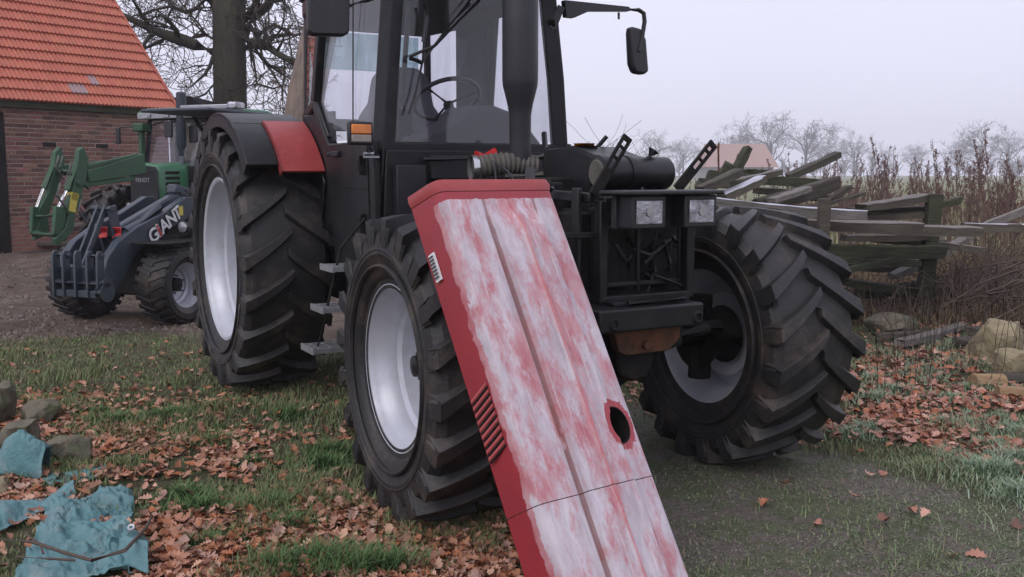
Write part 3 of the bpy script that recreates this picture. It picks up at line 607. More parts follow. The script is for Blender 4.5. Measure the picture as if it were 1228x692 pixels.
    b = MB(); b.prism([(-.13, .66), (-.12, .56), (-.05, .52), (.03, .53), (.06, .6), (.06, .66)], lambda y, z, x: (x, y, z), 3.0, 3.2); b.tube([(3.1, .1, .66), (3.12, .42, .70)], .028, 10); b.build('axle_pivot', M['matt'], T, 30, .02)
# ray onto tractor planes x=const (local coordinates)
_F = Vector((math.cos(TYAW), math.sin(TYAW), 0)); _L = Vector((-math.sin(TYAW), math.cos(TYAW), 0))
def plane_local(px, py, v, n, O, F_, L_):
    r = ray(px, py); c = Vector((0, 0, CAM_H)); k = (v-(c-O).dot(n))/r.dot(n); P = c+r*k; d = P-O
    return Vector((d.dot(F_), d.dot(L_), P.z))
def lx(px, py, v): return plane_local(px, py, v, _F, TO, _F, _L)
def ly(px, py, v): return plane_local(px, py, v, _L, TO, _F, _L)
build_tractor()
# ================================================================== LEANING BONNET
def hood_material():
    m = bpy.data.materials.new('sanded_red_bonnet'); m.use_nodes = True; t = m.node_tree; N = t.nodes; Lk = t.links; b = N['Principled BSDF']
    tc = N.new('ShaderNodeTexCoord'); sp = N.new('ShaderNodeSeparateXYZ'); Lk.new(tc.outputs['Object'], sp.inputs[0])
    def noise(sc, stretch, d=8, r=.6):
        mp = N.new('ShaderNodeMapping'); mp.inputs['Scale'].default_value = stretch; Lk.new(tc.outputs['Object'], mp.inputs[0])
        n = N.new('ShaderNodeTexNoise'); n.inputs['Scale'].default_value = sc; n.inputs['Detail'].default_value = d; n.inputs['Roughness'].default_value = r; Lk.new(mp.outputs[0], n.inputs['Vector']); return n.outputs['Fac']
    def math_(op, a, c=0., clamp=False):
        n = N.new('ShaderNodeMath'); n.operation = op; n.use_clamp = clamp
        for i, q in enumerate((a, c)):
            if isinstance(q, (int, float)): n.inputs[i].default_value = q
            else: Lk.new(q, n.inputs[i])
        return n.outputs[0]
    def ramp(f, *st):
        r = N.new('ShaderNodeValToRGB'); e = r.color_ramp.elements
        while len(e) < len(st): e.new(.5)
        for k, (p, c) in enumerate(st): e[k].position = p; e[k].color = (*c, 1)
        Lk.new(f, r.inputs['Fac']); return r.outputs[0]
    def mix(f, x, y):
        mm = N.new('ShaderNodeMix'); mm.data_type = 'RGBA'; Lk.new(f, mm.inputs[0])
        for i, q in ((6, x), (7, y)):
            if isinstance(q, tuple): mm.inputs[i].default_value = (*q, 1)
            else: Lk.new(q, mm.inputs[i])
        return mm.outputs[2]
    red = ramp(noise(5, (1, 1, 1)), (.3, (.33, .03, .04)), (.7, (.27, .028, .04)))
    pink = ramp(noise(14, (1.5, .6, 1)), (.35, (.42, .13, .15)), (.65, (.52, .29, .31)))
    prim = ramp(noise(11, (1.4, .5, 1)), (.35, (.40, .35, .39)), (.65, (.60, .56, .61)))
    patch = ramp(noise(4.6, (2.0, .75, 1), 14, .74), (.43, (0, 0, 0)), (.54, (.93, .93, .93)))
    sanded = mix(patch, pink, prim)
    # sanded on the broad face: ragged limit over the left edge
    wob = math_('MULTIPLY', math_('SUBTRACT', noise(48, (1, .5, 1), 9, .75), .5), .06); wob2 = math_('MULTIPLY', math_('SUBTRACT', noise(3, (1, 1, 1), 3), .5), .06)
    depth = math_('ADD', math_('ADD', sp.outputs[2], wob), wob2)                 # z = 0 on the face, negative down the sides
    top = math_('ADD', sp.outputs[1], math_('MULTIPLY', wob, .4))
    m1 = math_('GREATER_THAN', depth, -.03); m0 = math_('GREATER_THAN', depth, -.055); m2 = math_('LESS_THAN', top, 1.035)
    mask = math_('MULTIPLY', m1, m2)
    c = mix(math_('MULTIPLY', m0, m2), red, pink); c = mix(mask, c, sanded)
    # brown lines beside the swages, darkened as painted groove shade
    fine = ramp(noise(30, (3, .35, 1), 10, .8), (.52, (0, 0, 0)), (.66, (.5, .5, .5))); c = mix(math_('MULTIPLY', mask, fine), c, (.36, .31, .34))
    hx_ = math_('SUBTRACT', sp.outputs[0], .395); hy_ = math_('SUBTRACT', sp.outputs[1], .185); hd = math_('SQRT', math_('ADD', math_('MULTIPLY', math_('MULTIPLY', hx_, hx_), 1.8), math_('MULTIPLY', hy_, hy_)))
    c = mix(math_('MULTIPLY', math_('LESS_THAN', math_('ADD', hd, math_('MULTIPLY', wob, 1.2)), .088), mask), c, (.33, .05, .06))
    scr = ramp(noise(90, (1.6, .05, 1), 4, .6), (.60, (0, 0, 0)), (.66, (.45, .45, .45))); c = mix(math_('MULTIPLY', mask, scr), c, (.68, .62, .66))
    rust = ramp(noise(38, (1, 1, 1), 10, .8), (.64, (0, 0, 0)), (.70, (.8, .8, .8))); c = mix(rust, c, (.20, .06, .045))
    cr = math_('MULTIPLY', math_('MULTIPLY', math_('LESS_THAN', math_('ABSOLUTE', math_('SUBTRACT', sp.outputs[0], .2665)), .0035), mask), .55); c = mix(cr, c, (.42, .09, .10))
    xd = math_('ABSOLUTE', math_('SUBTRACT', math_('ABSOLUTE', math_('SUBTRACT', sp.outputs[0], .268)), .106), 0)
    ln = math_('MULTIPLY', math_('LESS_THAN', xd, .0055), math_('GREATER_THAN', noise(9, (1, .5, 1)), .42)); lnm = math_('MULTIPLY', math_('MULTIPLY', ln, mask), .65)
    c = mix(lnm, c, (.22, .07, .06))
    Lk.new(c, b.inputs['Base Color'])
    rr = N.new('ShaderNodeMapRange'); rr.inputs[3].default_value = .36; rr.inputs[4].default_value = .6; Lk.new(mask, rr.inputs[0]); Lk.new(rr.outputs[0], b.inputs['Roughness'])
    bp = N.new('ShaderNodeBump'); bp.inputs['Strength'].default_value = .08; bp.inputs['Distance'].default_value = .01; Lk.new(noise(60, (1, .4, 1)), bp.inputs['Height']); Lk.new(bp.outputs[0], b.inputs['Normal'])
    return m
def build_hood():
    v = Vector((.807, .591, 0.0)).normalized(); E = at(647, 605, 2.75); B = at(533, 230, 3.2)
    u = (B-E); u -= v*u.dot(v); u.normalize(); n = v.cross(u).normalized()
    if n.y > 0: n = -n
    # local frame: x=v, y=u, z=n must be right-handed: v x u = n ; flip if needed
    Mx = Matrix((( v.x, u.x, n.x, E.x), (v.y, u.y, n.y, E.y), (v.z, u.z, n.z, E.z), (0, 0, 0, 1)))
    root = thing('tractor_bonnet', 'red sheet-metal bonnet, face sanded to pale primer, leaning against the front wheel', 'bonnet')
    root.matrix_world = Mx
    hm = hood_material(); w = .482; SD = .172
    LEN = B.dot(u)-E.dot(u)
    low = -(E.z)/u.z-.0
    # cross profile (x,z) outer skin
    def prof(y, flat=False):
        k = 0 if flat else float(sst(1.02, .93, y))
        q = sst(1.0, .93, y) if not flat else 0
        q = float(q)*.026
        P = [(-.012, -SD), (-.006, -.05), (.0, -.022), (.010, -.006), (.026, 0), (.150, 0), (.158, -.012*k), (.164, -.010*k), (.172, q), (.256, q), (.268, q+.016*k), (.280, q), (.364, q), (.371, -.009*k), (.378, -.010*k), (.386, 0),
             (w-.03, 0), (w-.014, -.006), (w-.003, -.022), (w+.002, -.05), (w+.012, -SD)]
        return P
    def section(name, ys, cut_left, flat_top=False):
        b = MB(); t = .006; n_ = len(prof(0)); vs = []
        for y in ys:
            P = prof(y)
            dz = cut_left(y)
            outer = [(x, y+dz*max(0, -z)/SD, z) for x, z in P]
            inner = []
            for i, (x, z) in enumerate(P):
                ix = x+(t if i < 4 else (-t if i > n_-5 else 0)); iz = z-(t if 2 < i < n_-3 else 0)
                inner.append((ix, y+dz*max(0, -z)/SD, iz))
            vs += outer+inner[::-1]
        m_ = 2*n_; fs = []
        for j in range(len(ys)-1):
            for i in range(m_): fs.append((j*m_+i, j*m_+(i+1) % m_, (j+1)*m_+(i+1) % m_, (j+1)*m_+i))
        # end caps as quads between outer and inner
        for j, fl in ((0, 0), (len(ys)-1, 1)):
            for i in range(n_-1):
                q = (j*m_+i, j*m_+i+1, j*m_+m_-2-i, j*m_+m_-1-i); fs.append(q if fl else q[::-1])
        b.add(vs, fs)
        return b.build(name, hm, root, 30)
    top_y = LEN
    ys = [.0015]+[top_y*k/14 for k in range(1, 13)]+[top_y-.10, top_y-.07, top_y-.03, top_y]
    up = section('upper_section', ys, lambda y: -.0+.03*max(0, (y-.7)/(top_y-.7)))
    lo = section('lower_section', [low, low*.5, -.0015], lambda y: .0)
    # exhaust opening cut through the upper section
    hx, hy = .395, .185
    c = MB(); c.lathe([(-.15, .0), (-.15, .062), (.15, .062), (.15, .0)], (0, 0, 0), (0, 0, 1), 40)
    me = c.mesh('cutter', hm); cut = link('cutter', me, root); cut.location = (hx, hy, 0); cut.scale = (.74, 1.0, 1)
    md = up.modifiers.new('b', 'BOOLEAN'); md.object = cut; md.operation = 'DIFFERENCE'; md.solver = 'EXACT'
    bpy.context.view_layer.update(); dg = bpy.context.evaluated_depsgraph_get()
    nm = bpy.data.meshes.new_from_object(up.evaluated_get(dg)); nm.set_sharp_from_angle(angle=math.radians(30)); up.modifiers.clear(); up.data = nm; nm.name = 'upper_section'
    bpy.data.objects.remove(cut)
    b = MB(); b.lathe([(-.16, .0635), (-.16, .060), (.002, .060), (.003, .0635)], (0, 0, 0), (0, 0, 1), 40, closed=True); o = b.build('exhaust_opening_collar', M['matt'], root, 40); o.location = (hx, hy, 0); o.scale = (.74, 1, 1)
    # turned edge strip at the top
    red = M['red']; b = MB(); P = prof(top_y, True); vs = []
    for (yy, ex) in ((top_y+.002, .0015), (top_y+.022, .006), (top_y+.046, .002), (top_y+.046, -.012), (top_y+.002, -.010)):
        vs.append([(x+(-ex if i < 4 else (ex if i > len(P)-5 else 0)), yy+.03*max(0, -z)/SD, z+(ex if 2 < i < len(P)-3 else 0)) for i, (x, z) in enumerate(P)])
    n_ = len(P); vv = [p for r in vs for p in r]; fs = []
    for j in range(5):
        for i in range(n_-1): fs.append((j*n_+i, j*n_+i+1, ((j+1) % 5)*n_+i+1, ((j+1) % 5)*n_+i))
    b.add(vv, fs); b.build('top_edge_strip', red, root, 30)
    # louvres on the left side
    for k in range(9):
        y0 = .21+k*.024
        b = MB(); side = lambda z: -.006-(.022*(max(0, -z-.05)/(SD-.05)))
        z0, z1 = -.062, -.15
        pts = []
        for z in (z0, z1):
            x = side(z); dy = .03*(z-z0)/(z1-z0)
            pts += [(x-.001, y0-dy, z), (x-.0045, y0+.004-dy, z), (x-.001, y0+.014-dy, z)]
        b.add(pts, [(0, 1, 4, 3), (1, 2, 5, 4), (0, 3, 5, 2), (0, 2, 1), (3, 4, 5)]); b.build('louvre', red, root)
        b = MB(); x = side(z0); x2 = side(z1)
        b.add([(x-.0018, y0-.006, z0), (x-.0018, y0, z0), (x2-.0018, y0-.03, z1), (x2-.0018, y0-.036, z1), (x+.002, y0-.006, z0), (x+.002, y0, z0), (x2+.002, y0-.03, z1), (x2+.002, y0-.036, z1)],
              [(0, 1, 2, 3), (7, 6, 5, 4), (0, 4, 5, 1), (1, 5, 6, 2), (2, 6, 7, 3), (3, 7, 4, 0)]); b.build('louvre_slot_shade', M['matt'], root)  # dark strip laid on the skin, painting the shade of an open slot
    # label sticker
    b = MB(); z = -.115; x = -.006-.022*(.065/.175)
    b.add([(x+.002, .80, z), (x-.002, .80, z-.03), (x-.002, .90, z-.03), (x+.002, .90, z), (x-.004, .80, z), (x-.008, .80, z-.03), (x-.008, .90, z-.03), (x-.004, .90, z)],
          [(0, 1, 2, 3), (7, 6, 5, 4), (0, 4, 5, 1), (1, 5, 6, 2), (2, 6, 7, 3), (3, 7, 4, 0)]); st = b.build('sticker', M['white'], root)
    b = MB()
    for k in range(7):
        yy = .81+k*.0125; b.add([(x-.0085-0, yy, z-.002), (x-.0125+.0, yy, z-.028), (x-.0125, yy+.006, z-.028), (x-.0085, yy+.006, z-.002)], [(0, 1, 2, 3)])
    b.build('print_bars', M['plastic'], st)
    return root
build_hood()
# ================================================================== GIANT compact loader
GO = Vector((-3.63, 9.07, 0)); GB = math.radians(-110); _GF = Vector((math.cos(GB), math.sin(GB), 0)); _GL = Vector((-math.sin(GB), math.cos(GB), 0))
def gly(px, py, v): return plane_local(px, py, v, _GL, GO, _GF, _GL)
def glx(px, py, v): return plane_local(px, py, v, _GF, GO, _GF, _GL)
def text_mesh(body, size, depth=.004, bold=.0):
    cu = bpy.data.curves.new('txt', 'FONT'); cu.body = body; cu.size = size; cu.extrude = depth; cu.offset = bold; cu.align_x = 'LEFT'
    o = bpy.data.objects.new('txt', cu); S.collection.objects.link(o); bpy.context.view_layer.update()
    me = bpy.data.meshes.new_from_object(o.evaluated_get(bpy.context.evaluated_depsgraph_get())); bpy.data.objects.remove(o); return me
def small_tyre(R, Wd, rr, side, nl=24, name='tyre'):
    b = MB(); h = Wd/2
    half = [(0, R-.02), (.8*h, R-.022), (.97*h, R-.05), (h, R-.1), (.95*h, rr+.05), (.86*h, rr+.01), (.8*h, rr-.005)]
    b.lathe([(-y, r) for y, r in reversed(half)]+half[1:], n=56)
    for k in range(nl):
        for sd in (-1, 1):
            th0 = k*2*math.pi/nl+(math.pi/nl if sd > 0 else 0); vs = []
            for (t, a) in ((.02, .16), (.4, .10), (.75, 0.02), (1.0, 0)):
                for (r, w_) in ((R-.025, .028), (R-.008-.006*t, .022), (R-.008-.006*t, -.022), (R-.025, -.028)):
                    th = th0-a+w_/R; rr_ = r-(.05 if (t == 1.0 and abs(w_) > .03) else 0); vs.append((rr_*math.cos(th), side*sd*t*h*1.01, rr_*math.sin(th)))
            fs = [(j*4+q, j*4+(q+1) % 4, (j+1)*4+(q+1) % 4, (j+1)*4+q) for j in range(3) for q in range(4)]+[(0, 1, 2, 3), (15, 14, 13, 12)]
            b.add(vs, fs)
    return b.mesh(name, M['rubber'], 30)
def build_giant():
    G = thing('compact_loader', 'small slate blue articulated wheel loader with its tool carrier lowered', 'wheel loader', GO, GB)
    sl = M['slate']
    for (x, y, s) in ((0, .52, 1), (0, -.52, -1), (-1.5, .52, 1), (-1.5, -.52, -1)):
        w = link('wheel', rim_mesh(.215, .26, s, -.02, hubr=.05, n=40), G); w.location = (x, y, .355)
        link('tyre', small_tyre(.365, .33, .215, s), w)
        b = MB(); b.lathe([(s*-.08, .07), (s*.03, .065), (s*.04, .03), (s*.045, 0)], n=20); ring_bolts(b, .0, .085, 5, .01, s); b.build('hub', M['matt'], w, 35)
    # front frame and body
    b = MB(); b.box(-.45, .12, -.28, .24, .25, .8); b.box(-.62, -.30, -.25, .2, .75, 1.02); b.tube([(0, -.5, .355), (0, .5, .355)], .07, 12)
    b.box(-.7, -.45, -.15, .15, .3, .9); b.build('front_chassis', M['matt'], G, 30, .02)
    b = MB(); b.box(-2.2, -.9, -.38, .38, .35, .95); b.prism([(-2.2, .95), (-2.2, 1.15), (-1.5, 1.25), (-1.3, .95)], lambda x, z, y: (x, y, z), -.36, .36); b.box(-1.2, -.85, -.3, .3, .6, 1.0); b.build('rear_body', sl, G, 30, .03)
    b = MB(); b.box(-1.35, -1.05, -.22, .22, .98, 1.06); b.box(-1.42, -1.32, -.22, .22, 1.0, 1.4); b.tube([(-.85, 0, .95), (-.75, 0, 1.2)], .025, 8); b.build('operator_seat', M['plastic'], G, 30, .03)
    # arm (left side plate, right side plate)
    def arm(y0, y1):
        pts = [(130, 352), (122, 340), (129, 310), (142, 290), (165, 272), (195, 256), (224, 236), (232, 236), (234, 250), (222, 265), (202, 274), (188, 283), (172, 296), (160, 312), (150, 332), (140, 347)]
        P = [gly(p, q, .28) for p, q in pts]
        b = MB(); b.prism([(p.x, p.z) for p in P], lambda x, z, y: (x, y, z), y0, y1); return b
    arm(.20, .28).build('lift_arm', sl, G, 30, .008)
    arm(-.28, -.20).build('lift_arm', sl, G, 30, .008)
    b = MB(); a = gly(214, 238, .05); c = gly(140, 282, .05)
    b.beam(a, c, .10, .16); a2 = gly(222, 232, .05); b.beam(a2, gly(205, 226, .05), .12, .1)
    b.build('centre_boom', sl, G, 30, .02)
    b = MB(); p1 = gly(190, 248, .2); p2 = gly(150, 278, .2); b.tube([p1, p2], .045, 14); b.tube([p2, gly(138, 286, .2)], .02, 10); b.build('tilt_cylinder', sl, G, 40)
    b = MB(); top = gly(124, 250, .08)
    for yy in (.03, .11): b.beam((top.x, yy, top.z+.02), (gly(92, 312, .05).x, yy, .56), .025, .05)
    b.beam((top.x-.02, .15, top.z+.02), (top.x-.12, .15, .62), .03, .10); b.beam((top.x-.02, -.02, top.z+.0), (top.x-.14, -.02, .62), .03, .08); b.tube([(top.x, -.04, top.z), (top.x, .18, top.z)], .03, 12)
    b.tube([(gly(92, 312, .05).x, -.02, .56), (gly(92, 312, .05).x, .15, .56)], .03, 12)
    b.build('tilt_link', sl, G, 30, .006)
    for yy in (.0, .155):
        b = MB(); b.tube([(top.x-.05, yy+.02, .90), (top.x-.05, yy+.02, .80)], .045, 12); b.build('red_plug', M['redp'], G, 30, .008)
    b = MB()
    for k in range(5):
        y_ = random.uniform(.0, .2); b.tube([(top.x-.05, y_, .82), (top.x-.15, y_+.05, .7), (top.x-.05, y_+.02, .62), (top.x-.3, y_, .66)], .013, 6)
    b.tube([gly(222, 228, .2), gly(230, 236, .25), gly(233, 262, .25), gly(228, 285, .2)], .014, 6); b.tube([gly(216, 230, .2), gly(224, 244, .25), gly(224, 270, .25)], .014, 6)
    b.build('hydraulic_hoses', M['plastic'], G, 50)
    # tool carrier at front
    x0 = 1.0; P0 = glx(64, 300, x0); P1 = glx(124, 352, x0); ya, yb = P0.y, P1.y; zt, zb = .74, .35
    b = MB(); b.box(x0-.03, x0+.03, ya, yb, zb, zb+.06); b.tube([(x0, ya, .47), (x0, yb, .47)], .035, 12)
    for k in range(5):
        yy = ya+(yb-ya)*k/4+(.02 if k == 0 else (-.02 if k == 4 else 0)); b.prism([(x0-.03, zb), (x0+.05, zb), (x0+.04, zt-.04), (x0+.02, zt), (x0-.02, zt), (x0-.04, zt-.04)], lambda x, z, y: (x, y, z), yy-.012, yy+.012)
    b.box(x0-.05, x0-.03, ya, yb, zb, .6)
    b.tube([(x0-.02, ya, .70), (x0-.02, ya+.16, .70)], .022, 10); b.tube([(x0-.02, yb-.15, .70), (x0-.02, yb, .70)], .022, 10)
    b.tube([(x0-.02, yb-.03, .40), (x0-.02, yb+.03, .40)], .09, 16); b.tube([(x0-.02, yb-.03, .48), (x0-.02, yb+.03, .48)], .05, 16)
    b.beam((x0-.05, .24, .42), (.6, .24, .42), .06, .14)
    b.build('tool_carrier', sl, G, 30, .006)
    # mudguard and lamp
    b = MB(); b.box(-.42, .30, .30, .66, .745, .76); b.beam((.0, .3, .75), (-.1, .3, .5), .03, .03); b.build('mudguard', M['matt'], G, 30, .008)
    b = MB(); L0 = gly(221, 272, .5); b.lathe([(-.05, .03), (0, .055), (.03, .058)], L0, (1, 0, 0), 20); b.build('lamp_body', M['plastic'], G, 40)
    b = MB(); b.lathe([(.028, .05), (.034, .03), (.036, 0)], L0, (1, 0, 0), 20); b.build('lamp_glass', M['lens'], G, 40)
    # lettering
    a = gly(182, 293, .285); c = gly(216, 261, .285); d = c-a
    for txt, m_, off in (('G', M['white'], 0), ('i', M['redp'], .262), ('A', M['white'], .35), ('N', M['white'], .575), ('T', M['white'], .80)):
        for bold, mm, dy in ((.012, M['matt'], .0), (.004, m_, .004)):
            if txt == 'i' and dy == 0: bold, mm = .011, M['white']
            me = text_mesh(txt, .18, .003, bold); me.materials.append(mm); o = link('letter', me, G)
            xdir = Vector((d.x, 0, d.z)).normalized(); ydir = Vector((0, 1, 0)).cross(xdir); ydir = ydir if ydir.z > 0 else -ydir
            zdir = xdir.cross(ydir); pos = a+xdir*(off*d.length*1.06)+Vector((0, dy, 0))
            o.matrix_local = Matrix(((xdir.x, ydir.x, zdir.x, pos.x), (xdir.y, ydir.y, zdir.y, pos.y), (xdir.z, ydir.z, zdir.z, pos.z), (0, 0, 0, 1)))
    b = MB(); q = gly(217, 252, .284); b.beam((q.x-.0, .282, q.z+.04), (q.x-.0, .282, q.z-.05), .06, .006, (0, 1, 0)); b.build('yellow_sticker', M['yellow'], G)
    # canopy
    b = MB(); b.box(-2.05, -.72, -.42, .42, 2.0, 2.035); b.build('canopy_roof', M['slate'], G, 30, .012)
    for y in (-.38, .38):
        b = MB(); b.beam((-1.80, y, .95), (-1.75, y, 2.0), .05, .05); b.beam((-2.0, y, 1.0), (-1.95, y, 2.0), .05, .05); b.beam((-1.76, y, 1.75), (-1.5, y, 2.0), .03, .03); b.build('canopy_post', M['matt'], G, 30)
    b = MB(); b.box(-1.35, -1.18, -.3, .3, 2.05, 2.10); b.build('light_bar', M['steel'], G, 30, .01)
    b = MB(); b.box(-1.32, -1.16, .3, .42, 2.045, 2.12); b.build('beacon', M['lens'], G, 30, .02)
build_giant()
# ================================================================== GREEN TRACTOR with front loader
FO = at(172, 215, 13.5); FO.z = 0; FB = -2.0; _FF = Vector((math.cos(FB), math.sin(FB), 0)); _FL = Vector((-math.sin(FB), math.cos(FB), 0))
def fly(px, py, v): return plane_local(px, py, v, _FL, FO, _FF, _FL)
def flx(px, py, v): return plane_local(px, py, v, _FF, FO, _FF, _FL)
def build_fendt():
    G = thing('green_tractor', 'green tractor with raised front loader parked before the brick barn', 'tractor', FO, FB)
    g = M['green']; dg = M['dgreen']
    for (x, y, R, Wd, rr, s) in ((-.35, .82, .62, .42, .33, 1), (-.35, -.82, .62, .42, .33, -1), (-2.75, .82, .82, .48, .5, 1), (-2.75, -.82, .82, .48, .5, -1)):
        me = rim_mesh(rr, .32, s, 0, n=40); me.materials[0] = M['redp']; w = link('wheel', me, G); w.location = (x, y, R-.01)
        link('tyre', tyre_mesh(R, Wd, rr, 18, s, nseg=56), w)
    b = MB(); b.tube([(-.35, -.7, .62), (-.35, .7, .62)], .08, 10); b.box(-1.6, .0, -.2, .2, .55, 1.0); b.box(-3.1, -1.4, -.35, .35, .6, 1.2); b.box(-.2, .12, -.25, .25, .6, 1.0); b.build('chassis', M['matt'], G, 30, .03)
    # hood
    b = MB(); b.prism([(-.27, .98), (-.27, 1.42), (-.22, 1.50), (0, 1.535), (.22, 1.50), (.27, 1.42), (.27, .98)], lambda y, z, x: (x, y, z+(-x*.035)), -.80, -.03); b.build('hood', g, G, 35, .03)
    b = MB(); b.prism([(-.25, 1.0), (-.25, 1.42), (-.21, 1.48), (0, 1.505), (.21, 1.48), (.25, 1.42), (.25, 1.0)], lambda y, z, x: (x, y, z), -.04, .0)
    for k in range(14): b.box(0, .006, -.23, .23, 1.03+k*.03, 1.042+k*.03)
    b.build('grille', M['plastic'], G, 35, .006)
    me = text_mesh('FENDT', .085, .002, .001); me.materials.append(M['steel']); o = link('lettering', me, G); o.matrix_local = Matrix(((0, 0, 1, .008), (1, 0, 0, -.14), (0, 1, 0, 1.27), (0, 0, 0, 1)))
    for k in range(5):
        b = MB(); b.prism([(-.13, 1.38-k*.075), (-.15, 1.42-k*.075), (-.42, 1.42-k*.075), (-.40, 1.38-k*.075)], lambda x, z, y: (x, y, z), .265, .275); b.build('hood_vent', M['matt'], G)
    for y in (-.17, .17, .3):
        b = MB(); b.lathe([(-.04, .05), (0, .06), (.02, .05), (.025, 0)], (.1, y, .93 if y < .2 else .86), (1, 0, 0), 18); b.build('work_lamp', M['lens'], G, 40)
    # cab
    b = MB(); cab = [(-1.2, 1.5), (-1.35, 2.22)]
    for s in (-1, 1):
        b.beam((-1.25, s*.62, 1.2), (-1.38, s*.58, 2.2), .05, .06); b.beam((-2.6, s*.66, 1.2), (-2.5, s*.6, 2.2), .07, .07); b.beam((-1.95, s*.66, 1.2), (-1.95, s*.61, 2.2), .04, .05)
        b.box(-2.6, -1.25, s*.62-.02, s*.62+.02, 1.1, 1.45)
    b.box(-1.3, -1.2, -.62, .62, 1.1, 1.5); b.beam((-1.38, -.6, 2.2), (-1.38, .6, 2.2), .06, .06)
    b.build('cab_frame', M['black'], G, 30, .01)
    b = MB(); b.prism([(-2.7, 2.2), (-2.7, 2.3), (-2.5, 2.35), (-1.4, 2.35), (-1.22, 2.28), (-1.22, 2.2)], lambda x, z, y: (x, y, z), -.7, .7); b.build('cab_roof', g, G, 30, .03)
    b = MB(); b.box(-1.24, -1.2, -.66, .66, 2.18, 2.27); b.build('roof_front_edge', M['steel'], G, 30, .01)
    for y in (-.45, -.1, .3):
        b = MB(); b.box(-1.2, -1.18, y-.06, y+.06, 2.2, 2.25); b.build('roof_lamp', M['lens'], G)
    gl = M['glass']
    def pane(pts):
        b = MB(); p = [Vector(q) for q in pts]; b.add(p, [tuple(range(len(p)))]); o = b.build('window', gl, G, fix=False)
        m = o.modifiers.new('s', 'SOLIDIFY'); m.thickness = .006
    pane([(-1.26, -.6, 1.5), (-1.26, .6, 1.5), (-1.37, .57, 2.18), (-1.37, -.57, 2.18)])
    for s in (-1, 1): pane([(-1.3, s*.63, 1.45), (-2.58, s*.65, 1.45), (-2.5, s*.6, 2.18), (-1.4, s*.585, 2.18)])
    b = MB(); b.box(-2.3, -1.9, -.25, .25, 1.2, 1.45); b.box(-2.35, -2.25, -.22, .22, 1.4, 1.9); b.tube([(-1.5, 0, 1.3), (-1.7, 0, 1.6)], .03, 8); b.build('driver_seat', M['seat'], G, 30, .05)
    for o in G.children:
        if o.name.split('.')[0] in ('cab_frame', 'cab_roof', 'roof_front_edge', 'roof_lamp', 'window', 'driver_seat') or (o.name.startswith('wheel') and o.location.x < -1): o.location.x += .62
    # exhaust
    P = flx(218, 188, -.6); Q = flx(217, 112, -.6)
    b = MB(); b.tube([P-Vector((0, 0, .1)), P+Vector((0, 0, .12)), P+Vector((0, 0, .16)), Q, Q+Vector((0, 0, .02))], [.05, .05, .07, .07, .05], 20); b.build('exhaust_stack', M['slate'], G, 40)
    # mirrors
    for px, py, xx in ((232, 161, -.7), (202, 155, -.55), (142, 163, -.5)):
        c = flx(px, py, xx); hw = .07 if px > 150 else .035; b = MB(); b.box(c.x-.02, c.x+.02, c.y-hw, c.y+hw, c.z-.12, c.z+.12); b.beam((c.x, c.y, c.z+.12), (-.76, .58 if c.y > 0 else -.58, 2.1), .02, .02); b.build('mirror', M['plastic'], G, 30, .02)
    b = MB(); c = flx(170, 153, -.6); b.box(c.x-.1, c.x+.1, c.y-.09, c.y+.1, c.z-.06, c.z+.06); c2 = flx(170, 200, -.6); b.beam((c.x, c.y, c.z), (c2.x, c2.y, c2.z-.3), .06, .09); b.build('loader_mast', dg, G, 30, .02)
    # front loader
    for yv, nm in ((.45, 0), (-.42, 1)):
        off = Vector((0, 0, 0))
        f = lambda px, py, yv=yv: fly(px, py, .45 if yv > 0 else -.42)
        dx = 0 if yv > 0 else 0
        if yv > 0:
            boomA, boomB, boomC = (178, 190), (118, 205), (98, 212); knee = (96, 178); tool = (82, 255); foot = (64, 292)
            b = MB(); b.beam(f(172, 196), f(104, 212), .08, .26, w2=.08, h2=.15); b.beam(f(165, 186), f(104, 200), .05, .05); b.beam(f(160, 214), f(100, 222), .05, .06)
            b.build('loader_boom', dg, G, 30, .01)
            P = [(92, 180), (98, 176), (103, 190), (102, 210), (94, 240), (88, 258), (86, 276), (76, 288), (66, 294), (64, 286), (76, 274), (80, 258), (76, 250), (84, 232), (90, 200)]
            b = MB(); b.prism([(f(*p).x, f(*p).z) for p in P], lambda x, z, y: (x, y, z), .41, .49); b.tube([(f(93, 219).x, .40, f(93, 219).z), (f(93, 219).x, .51, f(93, 219).z)], .05, 14); b.build('loader_bracket', dg, G, 30, .01)
            b = MB(); b.beam(f(86, 240), f(88, 232), .09, .10); p = f(86, 241); b.beam((p.x-.02, .492, p.z+.1), (p.x+.04, .492, p.z-.13), .1, .006, (0, 1, 0)); b.build('yellow_reflector', M['yellow'], G)
            b = MB(); b.tube([f(93, 192), f(80, 228)], .04, 12); b.build('loader_cylinder', dg, G, 40)
            b = MB(); b.tube([f(80, 228), f(69, 250)], .018, 10); b.build('piston_rod', M['chrome'], G, 40)
            b = MB(); b.beam(f(70, 248), f(68, 282), .06, .12); b.beam(f(76, 250), f(70, 284), .05, .08); b.build('tool_hook', dg, G, 30, .01)
        else:
            b = MB(); b.beam(f(165, 198), f(75, 204), .08, .22, w2=.08, h2=.14); b.build('loader_boom', dg, G, 30, .01)
            P = [(64, 182), (70, 176), (76, 190), (72, 212), (62, 240), (55, 262), (58, 276), (50, 284), (40, 288), (40, 280), (46, 262), (44, 252), (56, 230), (62, 205)]
            b = MB(); b.prism([(f(*p).x, f(*p).z) for p in P], lambda x, z, y: (x, y, z), -.46, -.38); b.build('loader_bracket', dg, G, 30, .01)
            b = MB(); b.tube([f(66, 190), f(52, 226)], .04, 12); b.build('loader_cylinder', dg, G, 40)
            b = MB(); b.tube([f(52, 226), f(43, 250)], .018, 10); b.build('piston_rod', M['chrome'], G, 40)
            b = MB(); b.beam(f(43, 248), f(42, 280), .06, .14); b.build('tool_hook', dg, G, 30, .01)
